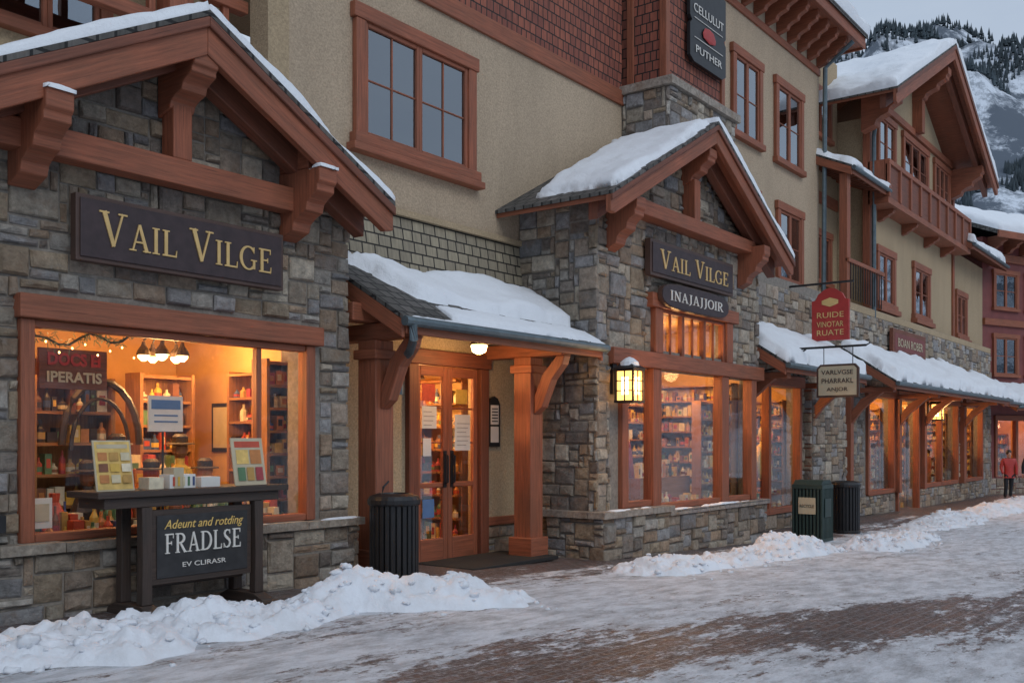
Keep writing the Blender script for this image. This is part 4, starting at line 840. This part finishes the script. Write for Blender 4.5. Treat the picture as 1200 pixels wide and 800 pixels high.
card(mb,4.30,.34,.42,7.55,CRM,[(.04,.96,.03,.97,YEL),(.1,.9,.84,.92,CRM)]+[(.1+.29*i,.34+.29*i,.60-.22*j,.76-.22*j,PRODM[(5,10,2,6,1,7,5,2,10)[i+3*j]]) for i in range(3) for j in range(3)])
card(mb,5.66,.36,.44,7.55,CRM,[(.1,.9,.80,.93,PRODM[0]),(.12,.5,.45,.75,YEL),(.55,.9,.45,.75,PRODM[5]),(.12,.35,.1,.38,PRODM[3]),(.4,.62,.1,.38,PRODM[10]),(.67,.9,.1,.38,PRODM[8])])
for x,w,h,m in ((4.78,.14,.10,PRODM[7]),(4.98,.26,.12,PAPER),(5.3,.2,.09,PAPER),(5.02,.1,.18,CRM)): mb.box(x,x+w,7.56+.002*w,7.72,zt,zt+h,m)
for k in range(5): mb.box(5.01+.05*k,5.03+.05*k,7.555,7.559,zt+.02,zt+.10,PRODM[k])
mb.obj('leaflets_and_boxes',T)
mb=MB(); mb.box(3.62,3.74,7.9,8.0,.86,1.0,BLK); mb.tube([(3.68,7.95,.86),(3.68,7.95,.75)],.012,6,BLK)
mb.obj('outdoor_socket_box')
# ============================================================ pedestrian
def person(x,y,face,coat,trous,hair):
    G=grp('pedestrian',(x,y,g(x)),face,inv=False)
    def skin(name,pts,edges,rad,m):
        me=bpy.data.meshes.new(name); me.from_pydata(pts,edges,[]); o=bpy.data.objects.new(name,me); scene.collection.objects.link(o); attach(o,G)
        o.modifiers.new('skin','SKIN'); s=o.modifiers.new('sub','SUBSURF'); s.levels=2; s.render_levels=2
        for i,rr in enumerate(rad): me.skin_vertices[0].data[i].radius=rr if isinstance(rr,tuple) else (rr,rr)
        me.skin_vertices[0].data[0].use_root=True; me.materials.append(m); return o
    skin('coat',[(0,0,.92),(0,0,1.12),(0,0,1.34),(0,0,1.45),(-.19,0,1.40),(-.25,.02,1.15),(-.23,-.10,.92),(.19,0,1.40),(.25,0,1.14),(.24,-.04,.88),(0,0,.78)],[(0,1),(1,2),(2,3),(2,4),(4,5),(5,6),(2,7),(7,8),(8,9),(0,10)],[(.17,.13),(.165,.125),(.18,.12),(.08,.08),.07,.058,.045,.07,.058,.045,(.19,.15)],coat)
    skin('trousers',[(0,0,.90),(-.09,0,.82),(-.11,-.06,.48),(-.12,.02,.10),(.09,0,.82),(.10,.08,.48),(.11,.16,.12)],[(0,1),(1,2),(2,3),(0,4),(4,5),(5,6)],[.13,.095,.068,.055,.095,.068,.055],trous)
    skin('boots',[(-.12,.03,.10),(-.12,.02,.05),(-.12,-.13,.035)],[(0,1),(1,2)],[.055,.05,.04],BLK); skin('boots',[(.11,.17,.12),(.11,.17,.05),(.11,.02,.035)],[(0,1),(1,2)],[.055,.05,.04],BLK)
    mb=MB(); mb.lathe(0,0,1.46,[(.05,0),(.052,.05),(.06,.07),(.078,.11),(.082,.16),(.078,.21),(.05,.26),(.01,.275)],16,SKIN,.92,1.1)
    mb.lathe(0,-.085,1.585,[(.004,-.02),(.016,-.012),(.012,.02),(.004,.03)],8,SKIN); mb.box(-.04,-.02,-.083,-.078,1.62,1.63,BLK); mb.box(.02,.04,-.083,-.078,1.62,1.63,BLK); mb.box(-.02,.02,-.083,-.076,1.548,1.554,REDP)
    for s in (-1,1): mb.lathe(s*.078,.005,1.60,[(.004,-.03),(.014,-.015),(.018,.015),(.005,.03)],8,SKIN,.5,1)
    mb.lathe(0,.012,1.60,[(.086,-.02),(.092,.04),(.09,.09),(.06,.14),(.01,.155)],16,hair,.95,1.08)
    for s,(hx,hy,hz) in ((-1,(-.23,-.12,.90)),(1,(.24,-.05,.86))):
        mb.lathe(hx,hy,hz-.09,[(.02,0),(.036,.03),(.035,.07),(.025,.1)],8,SKIN,.6,1)
        for f in range(4): mb.tube([(hx,hy-.025+.017*f,hz-.08),(hx-.004*s,hy-.03+.017*f,hz-.13),(hx-.012*s,hy-.03+.017*f,hz-.155+.008*abs(f-1.5))],.009,6,SKIN)
        mb.tube([(hx,hy-.03,hz-.03),(hx,hy-.055,hz-.07),(hx,hy-.05,hz-.10)],.01,6,SKIN)
    mb.obj('head_and_hands',G,smooth=True)
person(37.6,7.0,math.radians(-60),REDP,DARKI,BLK); person(39.2,6.6,math.radians(120),DARKI,BLK,SIGNE)
# ============================================================ mountains and forest
def mh(az,r):
    d=((math.degrees(az)+180)%360)-180
    H=176+80*math.exp(-((d-14)/20)**2)+30*math.sin(az*3+1)+18*math.sin(az*7)
    t=max(0,min(1,(r-230)/620)); t=t*t*(3-2*t)
    p=V((math.cos(az)*r*.006,math.sin(az)*r*.006,0))
    return -5+H*t*(1+.18*noise.noise(p)+.12*noise.noise(p*3.1)) + 16*t*noise.noise(p*8)
mb=MB(); na=360; nr=44; rs=[220+1000*(j/nr) for j in range(nr+1)]
mb.add([(math.cos(6.28318530718*i/na)*r,math.sin(6.28318530718*i/na)*r,mh(6.28318530718*i/na,r)) for r in rs for i in range(na)],[(j*na+i,j*na+(i+1)%na,(j+1)*na+(i+1)%na,(j+1)*na+i) for j in range(nr) for i in range(na)],MOUNT)
mb.obj('mountain',smooth=True)
mb=MB(); r=random.Random(12); cnt=0
def pine(mb,x,y,z,h,w,r):
    t=2
    for q in range(t):
        zb=z+h*(.08+.28*q); rr=w*(1-.28*q); top=z+h*(.55+.45*(q+1)/t) if q<t-1 else z+h; n=5; a0=r.random()*6
        vs=[(x+rr*r.uniform(.7,1.15)*math.cos(a0+6.28318*k/n),y+rr*r.uniform(.7,1.15)*math.sin(a0+6.28318*k/n),zb+r.uniform(-.03,.03)*h) for k in range(n)]+[(x,y,top)]
        mb.add(vs,[(k,(k+1)%n,n) for k in range(n)],FOR)
while cnt<11000:
    az=math.radians(r.uniform(3,22)); rr=r.uniform(270,900); x,y=math.cos(az)*rr,math.sin(az)*rr
    if noise.noise(V((x*.014,y*.014,3)))+.6*noise.noise(V((x*.05,y*.05,1)))<-.02+.12*(rr>780): continue
    pine(mb,x,y,mh(az,rr)-1,r.uniform(4,8),r.uniform(.9,1.5),r); cnt+=1
mb.obj('distant_pine_forest',recalc=False)
# ============================================================ world, sun, camera
w=bpy.data.worlds.new("World"); scene.world=w; w.use_nodes=True; nt=w.node_tree; nt.nodes.clear()
o=N(nt,'ShaderNodeOutputWorld'); bg=N(nt,'ShaderNodeBackground'); sky=N(nt,'ShaderNodeTexSky'); sky.sky_type='NISHITA'; sky.sun_disc=False
sky.sun_elevation=math.radians(38); sky.sun_rotation=math.radians(200)
tc=N(nt,'ShaderNodeTexCoord'); mp=N(nt,'ShaderNodeMapping'); mp.inputs['Scale'].default_value=(1,1,3); nt.links.new(tc.outputs['Generated'],mp.inputs[0])
cl=mrange(nt,noi(nt,mp.outputs[0],1.6,6,.55),.3,.7)
cloud=mixc(nt,cl,(4.3,5.15,6.4),(5.8,6.6,7.7))
nt.links.new(mixc(nt,.88,sky.outputs[0],cloud),bg.inputs[0]); bg.inputs[1].default_value=.105
nt.links.new(bg.outputs[0],o.inputs[0])
sl=bpy.data.lights.new('sun','SUN'); sl.energy=.62; sl.angle=math.radians(30); sl.color=(1,.99,.98)
so=bpy.data.objects.new('sun',sl); scene.collection.objects.link(so)
el,az=math.radians(38),math.radians(200)
d=V((math.sin(az)*math.cos(el),math.cos(az)*math.cos(el),math.sin(el))); so.rotation_euler=d.to_track_quat('Z','Y').to_euler(); so.location=d*50
cam=bpy.data.cameras.new('camera'); co=bpy.data.objects.new('camera',cam); scene.collection.objects.link(co)
co.location=(0,0,1.6); co.rotation_euler=(math.pi/2,0,-math.radians(52.6)); cam.lens=34.5; cam.sensor_width=36; cam.shift_y=.0958; cam.clip_end=6000; cam.clip_start=.05
scene.camera=co
scene.view_settings.view_transform='Standard'; scene.view_settings.look='None'; scene.view_settings.exposure=0
